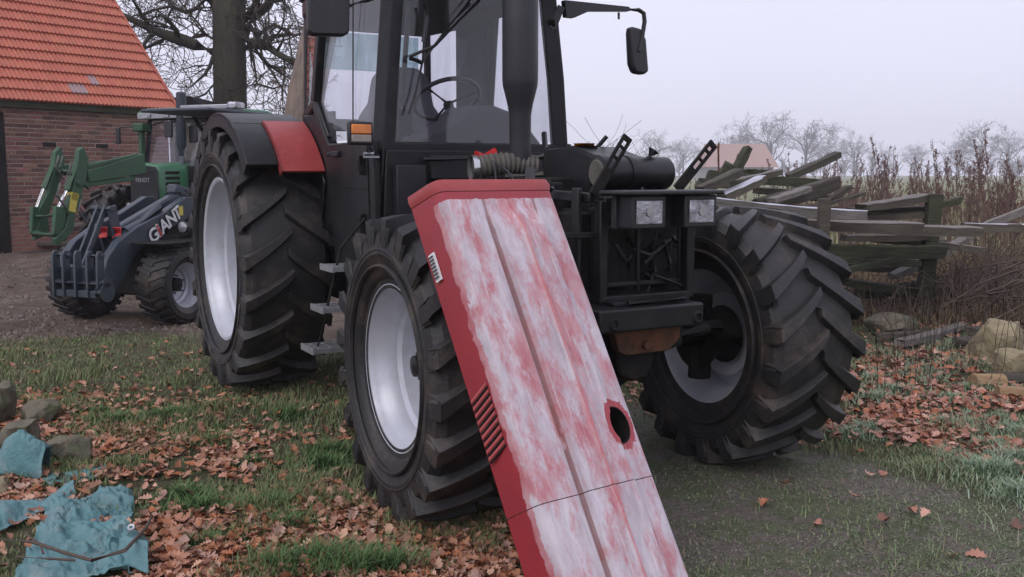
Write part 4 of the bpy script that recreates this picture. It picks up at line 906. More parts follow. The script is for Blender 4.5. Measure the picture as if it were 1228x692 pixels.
    b = MB(); p = fly(68, 282, .45); q = fly(42, 280, -.42); b.tube([p, q], .05, 12); b.build('loader_crossbar', dg, G, 40); b = MB(); p = fly(98, 205, .45); q = fly(72, 206, -.42); b.tube([p, q], .05, 12); b.build('loader_crossbar', dg, G, 40); b = MB(); p = fly(66, 258, .45); q = fly(44, 260, -.42); b.tube([p, q], .03, 12); b.build('loader_crossbar', dg, G, 40)
    b = MB()
    for k in range(22):
        a_ = fly(random.uniform(70, 100), random.uniform(185, 240), random.uniform(-.3, .4)); b.tube([a_, a_+Vector((.1, .05, -.15)), a_+Vector((.02, .1, -.3))], .012, 6)
    b.build('hydraulic_hoses', M['plastic'], G, 50)
build_fendt()
# pallet fork frame on the ground under the loader
b = MB(); p = gnd(20, 298); fork = thing('wooden_bench', 'low timber bench of pale planks against the brick wall', 'bench', gnd(18, 300))
def bench():
    for nm, (x0, x1, y0, y1, z0, z1) in (('plank', (-.9, 1.1, -.0, .22, .42, .48)), ('plank', (-.9, 1.1, .25, .5, .42, .475)), ('plank', (-.7, 1.3, -.25, .0, .10, .16))):
        b = MB(); b.box(x0, x1, y0, y1, z0, z1); b.build(nm, M['woodlight'] if z0 > .3 else M['wood'], fork, bev=.006)
    for x in (-.5, .1, .8):
        b = MB(); b.box(x-.06, x+.06, .05, .4, 0, .42); b.build('leg', M['cutwood'] if x == .1 else M['wood'], fork, bev=.006)
bench()
# ================================================================== BRICK BARN
def build_barn():
    zE = 2.68
    def eave(px, py): r = ray(px, py); return Vector((0, 0, CAM_H))+r*((zE-CAM_H)/r.z)
    A = eave(0, 117.5); Bp = eave(212, 131); d = (Bp-A); Ln = d.length; d.normalize(); back = Vector((-d.y, d.x, 0))
    ang = math.atan2(d.y, d.x)
    barn = thing('brick_barn', 'red brick barn with an orange tiled roof behind the green tractor', 'barn', (A.x, A.y, 0), ang)
    # find roof pitch so that verge passes (135,0)
    r = ray(135, 0); c = Vector((0, 0, CAM_H)); k = ((Bp-c).dot(d))/r.dot(d); P = c+r*k; t = (P-Bp).dot(back); slope = (P.z-zE)/t
    L0 = -3.2; L1 = Ln; D = 9.0; ridge_t = D/2; zR = zE+slope*ridge_t; ph = math.atan(slope)
    wx1 = L1-.10; ov = .18     # wall set back under the eave
    b = MB(); b.box(L0, wx1, ov, ov+.3, 0, zE+.05); b.box(L0, wx1, D-ov-.3, D-ov, 0, zE)
    b.prism([(ov+.3, 0), (D-ov-.3, 0), (D-ov-.3, zE), (D/2, zR-.25), (ov+.3, zE+.05)], lambda y, z, x: (x, y, z), wx1-.3, wx1)
    wall = b.build('wall', M['mortar'], barn)
    # bricks
    bl, bh, jt = .235, .062, .016
    variants = []
    for vi in range(5):
        m = MB(); rj = random.Random(vi)
        x0, x1, y0, y1, z0, z1 = 0, bl, -.010-rj.uniform(0, .004), .02, 0, bh
        e = .004
        m.add([(x0+e, y0, z0+e), (x1-e, y0, z0+e), (x1-e, y0, z1-e), (x0+e, y0, z1-e), (x0, y0+e, z0), (x1, y0+e, z0), (x1, y0+e, z1), (x0, y0+e, z1), (x0, y1, z0), (x1, y1, z0), (x1, y1, z1), (x0, y1, z1)],
              [(0, 1, 2, 3), (0, 4, 5, 1), (1, 5, 6, 2), (2, 6, 7, 3), (3, 7, 4, 0), (4, 8, 9, 5), (5, 9, 10, 6), (6, 10, 11, 7), (7, 11, 8, 4)])
        variants.append(m.mesh('brick', M['brick']))
    cands = []; halves = []; rows = int((zE-.05)/(bh+jt))
    holes = [(fpx, fpy) for fpx, fpy in ((59, 174), (122, 176))]
    Rm = Matrix.Rotation(ang, 4, 'Z'); Tm = Matrix.Translation((A.x, A.y, 0)) @ Rm; Ti = Tm.inverted()
    hl = []
    for px, py in holes:
        r = ray(px, py); nrm = Tm.to_3x3() @ Vector((0, 1, 0)); o_ = Tm @ Vector((0, ov, 0)); k = (o_-c).dot(nrm)/r.dot(nrm); q = Ti @ (c+r*k); hl.append((q.x, q.z))
    for row in range(rows):
        z = .02+row*(bh+jt); x = L0+(row % 2)*.12
        head = (row % 4 == 3); w_ = bl
        while x < wx1-.24:
            if not any(abs(x+.12-hx) < .13 and abs(z+.03-hz) < .04 for hx, hz in hl): cands.append((x, z))
            x += w_+jt
        if wx1-x > .05: halves.append((x, z, wx1-x-.002))
    def vis(x, z):
        w = Tm @ Vector((x+.12, ov, z)); 
        px = 614+FPX*w.x/(w.y*math.cos(PITCH)-(w.z-CAM_H)*math.sin(PITCH)); return px > 2 and px < 215 and z > .4 and not (px > 165 and z < 1.75) and not (px > 120 and z < 1.2)
    vs_ = [q for q in cands if vis(*q)]; vs_.sort(key=lambda q: q[0])
    single = set(vs_[:300]); rest = MB()
    for (x, z) in cands:
        if (x, z) in single:
            o = link('brick', random.choice(variants), wall); o.location = (x, ov, z); o.rotation_euler = (random.uniform(-.01, .01), 0, random.uniform(-.006, .006))
        else:
            rest.add([(x+a, ov+b_, z+c_) for a, b_, c_ in ((0, -.011, 0), (bl, -.011, 0), (bl, -.011, bh), (0, -.011, bh), (0, .01, 0), (bl, .01, 0), (bl, .01, bh), (0, .01, bh))],
                     [(0, 1, 2, 3), (0, 4, 5, 1), (1, 5, 6, 2), (2, 6, 7, 3), (3, 7, 4, 0)])
    for (x, z, w2) in halves:
        rest.add([(x+a, ov+b_, z+c_) for a, b_, c_ in ((0, -.011, 0), (w2, -.011, 0), (w2, -.011, bh), (0, -.011, bh), (0, .01, 0), (w2, .01, 0), (w2, .01, bh), (0, .01, bh))], [(0, 1, 2, 3), (0, 4, 5, 1), (1, 5, 6, 2), (2, 6, 7, 3), (3, 7, 4, 0)])
    o = rest.build('bricks', M['brick'], wall, fix=False); o['kind'] = 'stuff'
    for hx, hz in hl:
        b = MB(); b.box(hx-.12, hx+.13, ov-.004, ov+.004, hz-.05, hz+.05); b.build('hole_shade', M['matt'], wall)  # thin dark plate paints the shade inside each wall hole
    b = MB(); x_ = Ti @ at(3, 200, 16.9); b.box(x_.x-.3, x_.x+.04, ov-.04, ov-.012, 0, 2.45); b.build('door_frame', M['matt'], barn)
    b = MB(); b.box(L0, L1-.02, .02, ov, zE-.14, zE-.02); b.build('eave_shade_board', M['mosswood'], barn)  # dark strip standing in for the shade under the eave
    # roof
    b = MB(); th = .06
    def R(x, s, h=0): return (x, s*math.cos(ph)-h*math.sin(ph), zE+s*math.sin(ph)+h*math.cos(ph))
    SL = ridge_t/math.cos(ph)
    b.add([R(L0, 0, -.02), R(L1, 0, -.02), R(L1, SL, -.02), R(L0, SL, -.02), R(L0, 0, -.08), R(L1, 0, -.08), R(L1, SL, -.08), R(L0, SL, -.08)], [(0, 1, 2, 3), (7, 6, 5, 4), (0, 4, 5, 1), (1, 5, 6, 2), (2, 6, 7, 3), (3, 7, 4, 0)])
    b.add([(L0, D/2, zR), (L1, D/2, zR), (L1, D, zE), (L0, D, zE), (L0, D/2, zR-.1), (L1, D/2, zR-.1), (L1, D, zE-.1), (L0, D, zE-.1)], [(0, 1, 2, 3), (7, 6, 5, 4), (0, 4, 5, 1), (1, 5, 6, 2), (2, 6, 7, 3), (3, 7, 4, 0)])
    roof = b.build('roof', M['tile'], barn)
    tw, tl = .165, .262
    def tile(bm, x, s):
        n = 8; vs = []
        for (ss, hh) in ((s-.05, .045), (s+tl, .0)):
            for i in range(n+1): vs.append(R(x+tw*i/n, ss, hh+.014*math.cos(i/n*4*math.pi)+.014))
        m_ = n+1
        for i in range(n+1): vs.append(R(x+tw*i/n, s-.05, .045+.014*math.cos(i/n*4*math.pi)-.028))
        bm.add(vs, [(i, i+1, m_+i+1, m_+i) for i in range(n)]+[(2*m_+i, 2*m_+i+1, i+1, i) for i in range(n)])
    tm = MB(); tile(tm, 0, 0); base = Vector(R(0, 0)); tmesh = tm.mesh('tile', M['tile'], 40, fix=False); tmg = tm.mesh('tile', M['tile_grey'], 40, fix=False)
    cols = int((L1-L0)/tw); rowsN = int(SL/tl); cands = []
    for rI in range(rowsN):
        for cI in range(cols):
            cands.append((L1-(cI+1)*tw, rI*tl, rI, cI))
    def px_of(x, s):
        w = Tm @ Vector(R(x+.1, s+.15)); dd = w.y*math.cos(PITCH)-(w.z-CAM_H)*math.sin(PITCH); uu = w.y*math.sin(PITCH)+(w.z-CAM_H)*math.cos(PITCH); return 614+FPX*w.x/dd, 346-FPX*uu/dd
    v_ = []
    for q in cands:
        p = px_of(q[0], q[1])
        if -4 < p[0] < 216 and p[1] > -4: v_.append((p[1], q))
    v_.sort(key=lambda a: -a[0]); single = set(q for _, q in v_[:300]); rest = MB()
    for q in cands:
        x, s, rI, cI = q
        if q in single:
            p = px_of(x, s); grey = (abs(p[0]-87) < 9 and abs(p[1]-105) < 5) or (abs(p[0]-107) < 5 and abs(p[1]-97) < 4)
            o = link('tile', tmg if grey else tmesh, roof); o.location = Vector(R(x, s))-base
        else: tile(rest, x, s)
    o = rest.build('tiles', M['tile'], roof, 40, fix=False); o['kind'] = 'stuff'
    b = MB(); b.tube([R(L1+.0, -.05, .05), R(L1, SL, .02)], .03, 8); b.build('verge_tiles', M['tile'], roof, 50)
build_barn()
# dark shed roof behind
sh = thing('dark_shed', 'small dark roofed shed behind the barn corner', 'shed', (at(228, 120, 22).x, 22, 0))
b = MB(); b.box(-.5, .45, 0, 3, 0, 2.7); b.build('wall', M['mortar'], sh)
b = MB(); b.prism([(-.55, 3.05), (.1, 3.12), (.75, 2.65), (.75, 2.55), (-.55, 2.6)], lambda x, z, y: (x, y, z), -.3, 3.2); b.build('roof', M['matt'], sh, 30, .02)
# ================================================================== TREES
def branch(b, p, d, ln, r, lvl, maxl, rnd, sides, grav=0., kids=(3, 5), wig=.35, minr=.004):
    n = 5 if lvl < 2 else 4; pts = [p]; rs = [r]; q = p.copy(); dd = d.copy()
    for i in range(n):
        dd = (dd+Vector((rnd.uniform(-1, 1), rnd.uniform(-1, 1), rnd.uniform(-1, 1)+grav))*wig*.5).normalized()
        q = q+dd*ln/n; pts.append(q.copy()); rs.append(max(minr, r*(1-.75*(i+1)/n)))
    b.tube(pts, rs, sides[min(lvl, len(sides)-1)], False)
    if lvl >= maxl: return
    for k in range(rnd.randint(*kids)):
        t = rnd.uniform(.2, 1); i = min(n-1, int(t*n)); bp = pts[i].lerp(pts[i+1], t*n-i); br = rs[i]
        ax = (pts[i+1]-pts[i]).normalized(); side = Vector((rnd.uniform(-1, 1), rnd.uniform(-1, 1), rnd.uniform(-1, 1)+.1)); side = (side-ax*side.dot(ax)).normalized()
        nd = (ax*rnd.uniform(.3, .9)+side).normalized()
        branch(b, bp, nd, ln*rnd.uniform(.42, .68), max(minr, br*rnd.uniform(.4, .65)), lvl+1, maxl, rnd, sides, grav, kids, wig, minr)
def build_oak():
    Y = 24.; rnd = random.Random(5)
    base = at(272, 210, Y); base.z = 0
    t = thing('oak_tree', 'big bare oak tree with a thick mossy trunk behind the tractors', 'tree', base)
    b = MB(); pts = []; rs = []
    for i, z in enumerate((-.1, .3, 1, 2, 3, 4, 5, 6.2, 7.6, 9.2, 11)):
        pts.append((rnd.uniform(-.03, .03)+.038*z, rnd.uniform(-.05, .05), z)); rs.append((.72, .56, .46, .41, .40, .395, .39, .40, .36, .26, .15)[i])
    b.tube(pts, rs, 20, False); b.build('trunk', M['bark'], t, 60)
    L = lambda px, py, dy=0: at(px, py, Y+dy)-base
    limbs = [([(262, 64), (236, 56), (210, 48), (185, 38), (160, 28), (146, 16)], .16, -.5), ([(285, 20), (300, 18), (318, 4), (335, -12), (350, -40)], .17, 0),
             ([(288, 42), (305, 52), (322, 58), (340, 68), (358, 80), (380, 92)], .12, -1), ([(262, 15), (250, 0), (238, -15), (225, -40)], .15, .5), ([(286, 60), (300, 55), (315, 56), (330, 48), (352, 40)], .10, .8),
             ([(260, 48), (246, 42), (236, 46), (228, 52), (214, 52)], .06, 1), ([(258, 100), (240, 112), (225, 122), (205, 132)], .035, 0), ([(288, 105), (305, 98), (322, 104), (345, 100), (362, 108)], .035, -.5),
             ([(262, 8), (240, 12), (220, 14), (200, 6), (180, 14), (165, 18)], .06, .5), ([(290, 30), (308, 40), (330, 30), (352, 40), (372, 36)], .07, .5), ([(268, -30), (230, -40), (180, -50), (140, -40)], .13, 0), ([(276, -40), (320, -50), (380, -60), (430, -50)], .13, 0)]
    for pp, r0, dy in limbs:
        pts = [L(x, y, dy*i/len(pp)) for i, (x, y) in enumerate(pp)]; n = len(pts)
        for i in range(1, n): pts[i] = Vector(pts[i])+Vector((rnd.uniform(-.06, .06), rnd.uniform(-.3, .3), rnd.uniform(-.06, .06)))
        rs = [r0*(1-.62*i/(n-1)) for i in range(n)]
        b = MB(); b.tube(pts, rs, 9, False)
        for i in range(n-1):
            for k in range(2):
                p = pts[i].lerp(pts[i+1], rnd.random()); ax = (pts[i+1]-pts[i]).normalized(); sd = Vector((rnd.uniform(-1, 1), rnd.uniform(-1, 1), rnd.uniform(-1.1, .9))); sd = (sd-ax*sd.dot(ax)).normalized()
                branch(b, p, (ax*.5+sd).normalized(), rnd.uniform(.9, 1.9), rs[i]*rnd.uniform(.4, .6), 1, 4, rnd, (6, 5, 4, 3, 3), -.05, (2, 4), .6, .008)
        b.build('limb', M['bark'] if r0 > .09 else M['twig'], t, 60, fix=False)
    b = MB()
    for k in range(16): branch(b, Vector((rnd.uniform(-.3, .3), -.35, rnd.uniform(1.8, 3.6))), Vector((rnd.uniform(-1, 1), -.3, rnd.uniform(-.5, .6))).normalized(), rnd.uniform(.5, 1.4), .018, 2, 4, rnd, (4, 4, 3, 3), -.1, (2, 4), .6, .005)
    b.build('shoots', M['twig'], t, 60, fix=False)
build_oak()
# pale leaning trunk behind the cab
pt = thing('leaning_trunk', 'pale barked leaning tree trunk right behind the tractor cab', 'tree', (at(352, 200, 12).x-.2, 12, 0))
b = MB(); bx = pt.location.x
b.tube([(0, 0, -.1), ] + [tuple(at(px, py, 12)-Vector((bx, 12, 0))) for px, py in ((358, 180), (368, 110), (381, 50), (398, -20), (425, -120))], [.3, .24, .225, .21, .19, .15], 14, False)
b.build('trunk', M['palebark'], pt, 60)
rnd = random.Random(3); b = MB(); branch(b, at(425, -120, 12)-Vector((bx, 12, 0)), Vector((.3, 0, 1)), 2.5, .12, 1, 3, rnd, (6, 5, 4, 3), 0, (3, 4)); b.build('crown', M['twig'], pt, 60, fix=False)
# distant trees
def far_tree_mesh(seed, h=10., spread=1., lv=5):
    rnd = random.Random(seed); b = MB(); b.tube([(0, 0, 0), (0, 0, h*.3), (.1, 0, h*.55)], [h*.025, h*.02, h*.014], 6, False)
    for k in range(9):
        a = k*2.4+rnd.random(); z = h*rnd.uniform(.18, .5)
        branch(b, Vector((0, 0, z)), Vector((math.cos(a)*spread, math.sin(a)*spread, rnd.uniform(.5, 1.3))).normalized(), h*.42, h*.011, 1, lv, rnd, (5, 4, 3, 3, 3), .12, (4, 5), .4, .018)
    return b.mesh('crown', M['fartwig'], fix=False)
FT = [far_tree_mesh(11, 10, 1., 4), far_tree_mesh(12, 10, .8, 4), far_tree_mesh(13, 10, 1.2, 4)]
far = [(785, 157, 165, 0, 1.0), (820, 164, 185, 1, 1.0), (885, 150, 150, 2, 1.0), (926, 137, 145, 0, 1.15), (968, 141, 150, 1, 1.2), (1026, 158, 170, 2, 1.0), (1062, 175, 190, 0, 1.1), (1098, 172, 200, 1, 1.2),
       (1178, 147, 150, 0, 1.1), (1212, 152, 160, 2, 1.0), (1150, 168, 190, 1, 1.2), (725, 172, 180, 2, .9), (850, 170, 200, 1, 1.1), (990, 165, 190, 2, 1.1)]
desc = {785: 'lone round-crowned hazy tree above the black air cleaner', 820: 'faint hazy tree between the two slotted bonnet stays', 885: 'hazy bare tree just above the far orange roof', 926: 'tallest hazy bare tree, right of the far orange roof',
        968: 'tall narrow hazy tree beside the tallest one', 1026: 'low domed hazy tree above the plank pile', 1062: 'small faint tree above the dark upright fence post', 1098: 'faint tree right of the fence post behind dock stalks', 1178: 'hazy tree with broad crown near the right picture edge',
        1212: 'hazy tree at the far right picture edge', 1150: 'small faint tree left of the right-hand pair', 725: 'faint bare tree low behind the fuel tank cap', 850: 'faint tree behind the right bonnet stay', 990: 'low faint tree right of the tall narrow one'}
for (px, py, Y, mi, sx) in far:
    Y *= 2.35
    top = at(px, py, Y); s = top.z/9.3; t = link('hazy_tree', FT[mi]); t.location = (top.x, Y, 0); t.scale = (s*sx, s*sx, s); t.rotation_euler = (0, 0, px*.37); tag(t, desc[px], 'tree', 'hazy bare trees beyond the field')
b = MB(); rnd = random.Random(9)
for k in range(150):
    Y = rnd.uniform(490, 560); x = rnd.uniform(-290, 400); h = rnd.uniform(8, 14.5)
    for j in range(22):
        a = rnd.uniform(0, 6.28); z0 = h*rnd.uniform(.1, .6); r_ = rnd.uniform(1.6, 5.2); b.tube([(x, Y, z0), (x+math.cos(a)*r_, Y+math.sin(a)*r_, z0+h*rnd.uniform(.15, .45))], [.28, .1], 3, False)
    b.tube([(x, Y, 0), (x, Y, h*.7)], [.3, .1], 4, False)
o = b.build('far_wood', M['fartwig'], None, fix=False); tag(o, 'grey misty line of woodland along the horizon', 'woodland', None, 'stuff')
# distant orange roofed barn
fb = thing('far_farmhouse', 'distant farm building with a pale orange roof in the mist', 'building', (at(890, 208, 250).x, 250, 0)); fb.scale = (2.38, 2.38, 2.38)
b = MB(); b.box(-3.6, 3.4, 0, 8, 0, 1.6); b.build('wall', M['plaster'], fb)
b = MB(); zt = at(890, 180, 105).z; b.add([(-4, -.4, 1.4), (3.9, -.4, 1.4), (3.4, 4, zt), (-3.3, 4, zt), (-4, 8.4, 1.4), (3.9, 8.4, 1.4)], [(0, 1, 2, 3), (3, 2, 5, 4), (0, 3, 4), (1, 5, 2)]); b.build('roof', M['farroof'], fb, fix=False)
# ================================================================== PLANK PILE
groupP = 'old planks and beams piled on the fence'
def plank(px0, py0, Y0, px1, py1, Y1, hpx, dep, label, m='wood', frost=False, roll=0., name='plank', cat='plank'):
    a = at(px0, py0, Y0); c = at(px1, py1, Y1); h = hpx/FPX*(Y0+Y1)/2
    d, sd, u = frame(c-a, (0, 0, 1)); Ln = (c-a).length
    R_ = Matrix.Rotation(roll, 3, d); sd = R_ @ sd; u = R_ @ u
    o = bpy.data.objects.new(name, None); b = MB(); rn = random.Random(label)
    n = 9; vs = []
    for i in range(n):
        x = Ln*i/(n-1); sag = -.010*math.sin(math.pi*i/(n-1))*Ln
        j = lambda k=.004: rn.uniform(-k, k)
        e = .92 if i in (0, n-1) else 1
        for (yy, zz) in ((-1, -1), (1, -1), (1, .8), (.8, 1), (-.8, 1), (-1, .8)): vs.append((x+j(.02)*(i in (0, n-1)), -yy*dep/2*e+j(), zz*h/2*e+sag+j()))
    fs = [(k*6+q, k*6+(q+1) % 6, (k+1)*6+(q+1) % 6, (k+1)*6+q) for k in range(n-1) for q in range(6)]+[tuple(range(5, -1, -1)), tuple(range((n-1)*6, n*6))]
    b.add(vs, fs)
    if frost: pass
    o = b.build(name, [M[m], M['woodlight'] if frost == 2 else M['frost']], None)  # besides real frost, boards get paler tops as painted sky light
    if frost:
        for p in o.data.polygons:
            if p.normal.z > .75: p.material_index = 1
    o.matrix_world = Matrix(((d.x, -sd.x, u.x, a.x), (d.y, -sd.y, u.y, a.y), (d.z, -sd.z, u.z, a.z), (0, 0, 0, 1)))
    return tag(o, label, cat, groupP)
PL = [
 (838, 241, 7.3, 1033, 258, 7.7, 13, .16, 'long pale frosted beam lying across the front of the plank pile', 'woodlight', True),
 (915, 266, 7.9, 1096, 272, 8.1, 13, .30, 'wide grey board with a rounded end under the frosted beam', 'wood', 2),
 (1030, 272, 8.5, 1168, 277, 8.6, 12, .30, 'wide grey board ending just right of the leaning fence post', 'wood', 2),
 (850, 209, 9.0, 985, 220, 9.2, 11, .14, 'straight dark beam along the top of the pile', 'mosswood', False),
 (908, 247, 8.4, 1003, 219, 9.0, 17, .10, 'broad dark board slanting up to the right in mid pile', 'wood', False),
 (945, 212, 9.2, 1005, 185, 9.4, 8, .12, 'loose beam pointing up to the right against the sky', 'wood', False),
 (878, 212, 9.0, 896, 178, 9.1, 9, .08, 'short dark stub rising steeply near the far roof', 'mosswood', False),
 (884, 210, 9.2, 888, 186, 9.2, 7, .06, 'thin stub beside the steep dark one', 'mosswood', False),
 (868, 212, 9.0, 875, 196, 9.0, 12, .1, 'stubby rounded log end on top of the pile', 'mosswood', False),
 (866, 236, 8.2, 915, 214, 8.5, 9, .12, 'small board with a frosted upper edge at the pile left', 'wood', True),
 (838, 228, 8.0, 886, 206, 8.4, 10, .1, 'dark slanting board close behind the tractor lamps', 'wood', False),
 (838, 218, 8.6, 900, 222, 8.7, 10, .12, 'dark horizontal board left under the top beam', 'mosswood', False),
 (1032, 249, 9.0, 1112, 236, 9.2, 9, .20, 'warped pale topped board running up to the post head', 'wood', 2),
 (1020, 252, 9.2, 1112, 250, 9.3, 6, .14, 'thin flat board under the warped one', 'wood', False),
 (1015, 260, 9.1, 1112, 257, 9.2, 8, .16, 'dark board sandwiched behind the leaning post', 'wood', False),
 (1155, 272, 8.8, 1290, 272, 8.8, 10, .08, 'horizontal rail running off the right picture edge', 'wood', True),
 (1178, 272, 9.4, 1275, 232, 9.6, 9, .05, 'pale slanting strip above the right-hand rail', 'woodlight', False),
 (975, 299, 8.9, 1133, 302, 9.0, 16, .08, 'mossy green rail crossing behind the leaning post', 'mosswood', False),
 (1070, 332, 9.4, 1160, 286, 9.8, 8, .12, 'pale plank slanting down behind the leaning post', 'woodlight', False),
 (996, 240, 8.8, 1019, 224, 8.9, 7, .06, 'short stub pointing up right behind the small post', 'wood', False),
 (985, 246, 8.7, 1036, 232, 8.9, 4, .05, 'thin lath slanting over the middle boards', 'wood', False),
 (895, 206, 9.3, 928, 207, 9.3, 7, .15, 'short dark block on the top beam', 'mosswood', False),
 (1005, 336, 9.2, 1085, 348, 9.0, 9, .15, 'dark rotten plank low under the pile', 'mosswood', False),
 (1030, 352, 9.3, 1120, 340, 9.4, 12, .12, 'dark rotten timber at the foot of the leaning post', 'mosswood', False),
 (1000, 318, 9.6, 1075, 322, 9.7, 9, .2, 'grey board deep in the shade below the mossy rail', 'wood', False),
 (1085, 352, 9.6, 1150, 345, 9.9, 9, .12, 'short dark timber right of the post foot', 'mosswood', False),
 (998, 310, 8.9, 1100, 316, 9.0, 7, .16, 'narrow mossy board just beneath the mossy green rail', 'mosswood', False),
 (1012, 285, 9.0, 1108, 283, 9.1, 8, .2, 'dark plank end in the gap under the wide boards', 'wood', 2),
 (1118, 292, 9.3, 1180, 300, 9.4, 8, .14, 'short board poking out right of the leaning post', 'wood', 2),
 (1125, 246, 9.6, 1152, 240, 9.6, 8, .1, 'stubby dark board end right of the post head', 'mosswood', False),
 (905, 228, 9.0, 985, 231, 9.1, 8, .16, 'flat brown plank in the middle of the pile', 'wood', 2),
 (860, 222, 8.6, 935, 206, 8.9, 7, .10, 'thin plank slanting under the top beam', 'wood', 2),
 (925, 240, 8.2, 968, 226, 8.6, 6, .1, 'short slanting lath before the broad board', 'woodlight', False),
 (890, 248, 8.6, 1000, 252, 8.9, 9, .22, 'dark board hidden below the slanting broad one', 'wood', False),
 (930, 232, 9.4, 1000, 238, 9.6, 8, .2, 'rear board behind the broad slanting one', 'wood', False),
 (1050, 288, 9.3, 1130, 290, 9.4, 7, .2, 'weathered board just under the wide grey boards', 'wood', False),
 (1010, 325, 8.7, 1108, 300, 9.1, 6, .1, 'thin mossy lath crossing low behind the post', 'mosswood', False),
]
for q in PL: plank(*q)
o = plank(862, 212, 9.0, 862, 172, 9.0, 2, .02, 'thin rusty rod standing upright on the pile', 'rust', False, name='rod', cat='rod')
# ground planks
def gplank(px0, py0, px1, py1, hpx, dep, label, m='woodlight', z=.05):
    a = gnd(px0, py0, z); c = gnd(px1, py1, z); return plank(px0, py0, a.y, px1, py1, c.y, hpx, dep, label, m)
gplank(1078, 411, 1152, 391, 8, .10, 'grey plank lying in the red leaves below the post'); gplank(1050, 402, 1105, 398, 4, .1, 'thin dark plank in the leaves beside the grey one', 'wood'); gplank(1165, 396, 1215, 392, 7, .14, 'dark board behind the yellow stone', 'wood', .08)
gplank(1150, 406, 1180, 412, 6, .2, 'short grey block in front of the dark board', 'wood', .06)
# posts
def post(px0, py0, px1, py1, Y, w, label, m='mosswood'):
    a = at(px0, py0, Y); c = at(px1, py1, Y); a.z = min(a.z, -.1) if a.z < .12 else a.z
    t = thing('fence_post', label, 'fence post', (a.x, a.y, 0), 0, 'old fence posts')
    b = MB(); l0 = a-Vector((a.x, a.y, 0)); l1 = c-Vector((a.x, a.y, 0)); l0.z = -.15; n = 7; rn = random.Random(label)
    for i in range(n-1):
        p = l0.lerp(l1, i/(n-1)); q = l0.lerp(l1, (i+1)/(n-1)); b.beam(p, q, w*(1+rn.uniform(-.0, .0)), w*.85, (0, 1, 0))
    o = b.build('post', M[m], t, bev=.006)
post(1105, 384, 1121, 233, 9.1, .13, 'leaning mossy fence post standing before the plank pile'); post(984, 330, 989, 238, 7.3, .085, 'thin upright post in front of the frosted beam', 'wood')
# ================================================================== STONES, LOGS
def rock(c, size, label, m='stone', seed=0, rz=0, name='stone', cat='stone', cubic=.55):
    if m == 'stonegrey' and c.x < 0: size = tuple(q*.86 for q in size)
    me = bpy.data.meshes.new(name); bm = bmesh.new(); bmesh.ops.create_cube(bm, size=1.); bmesh.ops.subdivide_edges(bm, edges=bm.edges, cuts=13, use_grid_fill=True)
    rn = random.Random(seed); k = [Vector((rn.uniform(-1, 1), rn.uniform(-1, 1), rn.uniform(-1, 1))).normalized() for _ in range(6)]; kd = [rn.uniform(.42, .6) for _ in range(6)]
    for v in bm.verts:
        p = v.co.copy(); s = p.normalized()*.62; p = p.lerp(s, 1-cubic)
        for n_, d_ in zip(k, kd):
            e = p.dot(n_)-d_
            if e > 0: p -= n_*e
        p += Vector((rn.uniform(-1, 1), rn.uniform(-1, 1), rn.uniform(-1, 1)))*.012
        v.co = Vector((p.x*size[0], p.y*size[1], p.z*size[2]))
    bm.to_mesh(me); bm.free(); me.materials.append(M[m]); o = link(name, me); o.location = c; o.rotation_euler = (rn.uniform(-.1, .1), rn.uniform(-.1, .1), rz)
    for v in me.vertices:
        q = v.co.copy(); v.co += q.normalized()*(mno.noise(q*14+Vector((seed, 0, 0)))*.018+mno.noise(q*34)*.007)
    me.polygons.foreach_set('use_smooth', [True]*len(me.polygons)); me.set_sharp_from_angle(angle=math.radians(28)); return tag(o, label, cat)
c = gnd(1207, 434); rock(c+Vector((0, .1, .13)), (.36, .34, .30), 'large yellowish squared stone at the right edge, in red leaves', 'stone', 2, .3, cubic=.9)
c = gnd(1226, 452); rock(c+Vector((0, 0, .08)), (.3, .22, .2), 'smaller yellowish stone in front of the large one', 'stone', 5, .1, cubic=.9)
c = gnd(1078, 402); rock(c+Vector((0, .2, .06)), (.36, .3, .18), 'flat mossy stone slab left of the grey plank', 'stonegrey', 7, .5)
c = gnd(1200, 472)
def log(c, ln, r, rz, label, m='cutwood'):
    b = MB(); n = 9; vs = []; rn = random.Random(label)
    prof = [(math.cos(a)*r*(1+.1*rn.uniform(-1, 1)), math.sin(a)*r) for a in np.linspace(0, math.pi, 9)]+[(-r*.6, -.3*r), (r*.6, -.3*r)]
    pr = [(y, z) for y, z in prof]; m_ = len(pr)
    for i in range(5):
        for (y, z) in pr: vs.append((ln*(i/4-.5), y*(1+rn.uniform(-.06, .06)), z+r*.3))
    fs = [(i*m_+j, i*m_+(j+1) % m_, (i+1)*m_+(j+1) % m_, (i+1)*m_+j) for i in range(4) for j in range(m_)]+[tuple(range(m_-1, -1, -1)), tuple(range(4*m_, 5*m_))]
    b.add(vs, fs); o = b.build('firewood_log', M[m], None, 30, .004); o.location = c; o.rotation_euler = (0, .04, rz); return tag(o, label, 'log')
log(gnd(1184, 462), .22, .06, .2, 'split brown log in the leaves at the right edge, end cut dark'); log(gnd(1222, 476), .26, .05, -.15, 'pale split log lowest at the right edge'); log(gnd(1215, 463)+Vector((0, .1, .0)), .3, .055, .05, 'dark cracked log behind the pale split one', 'wood')
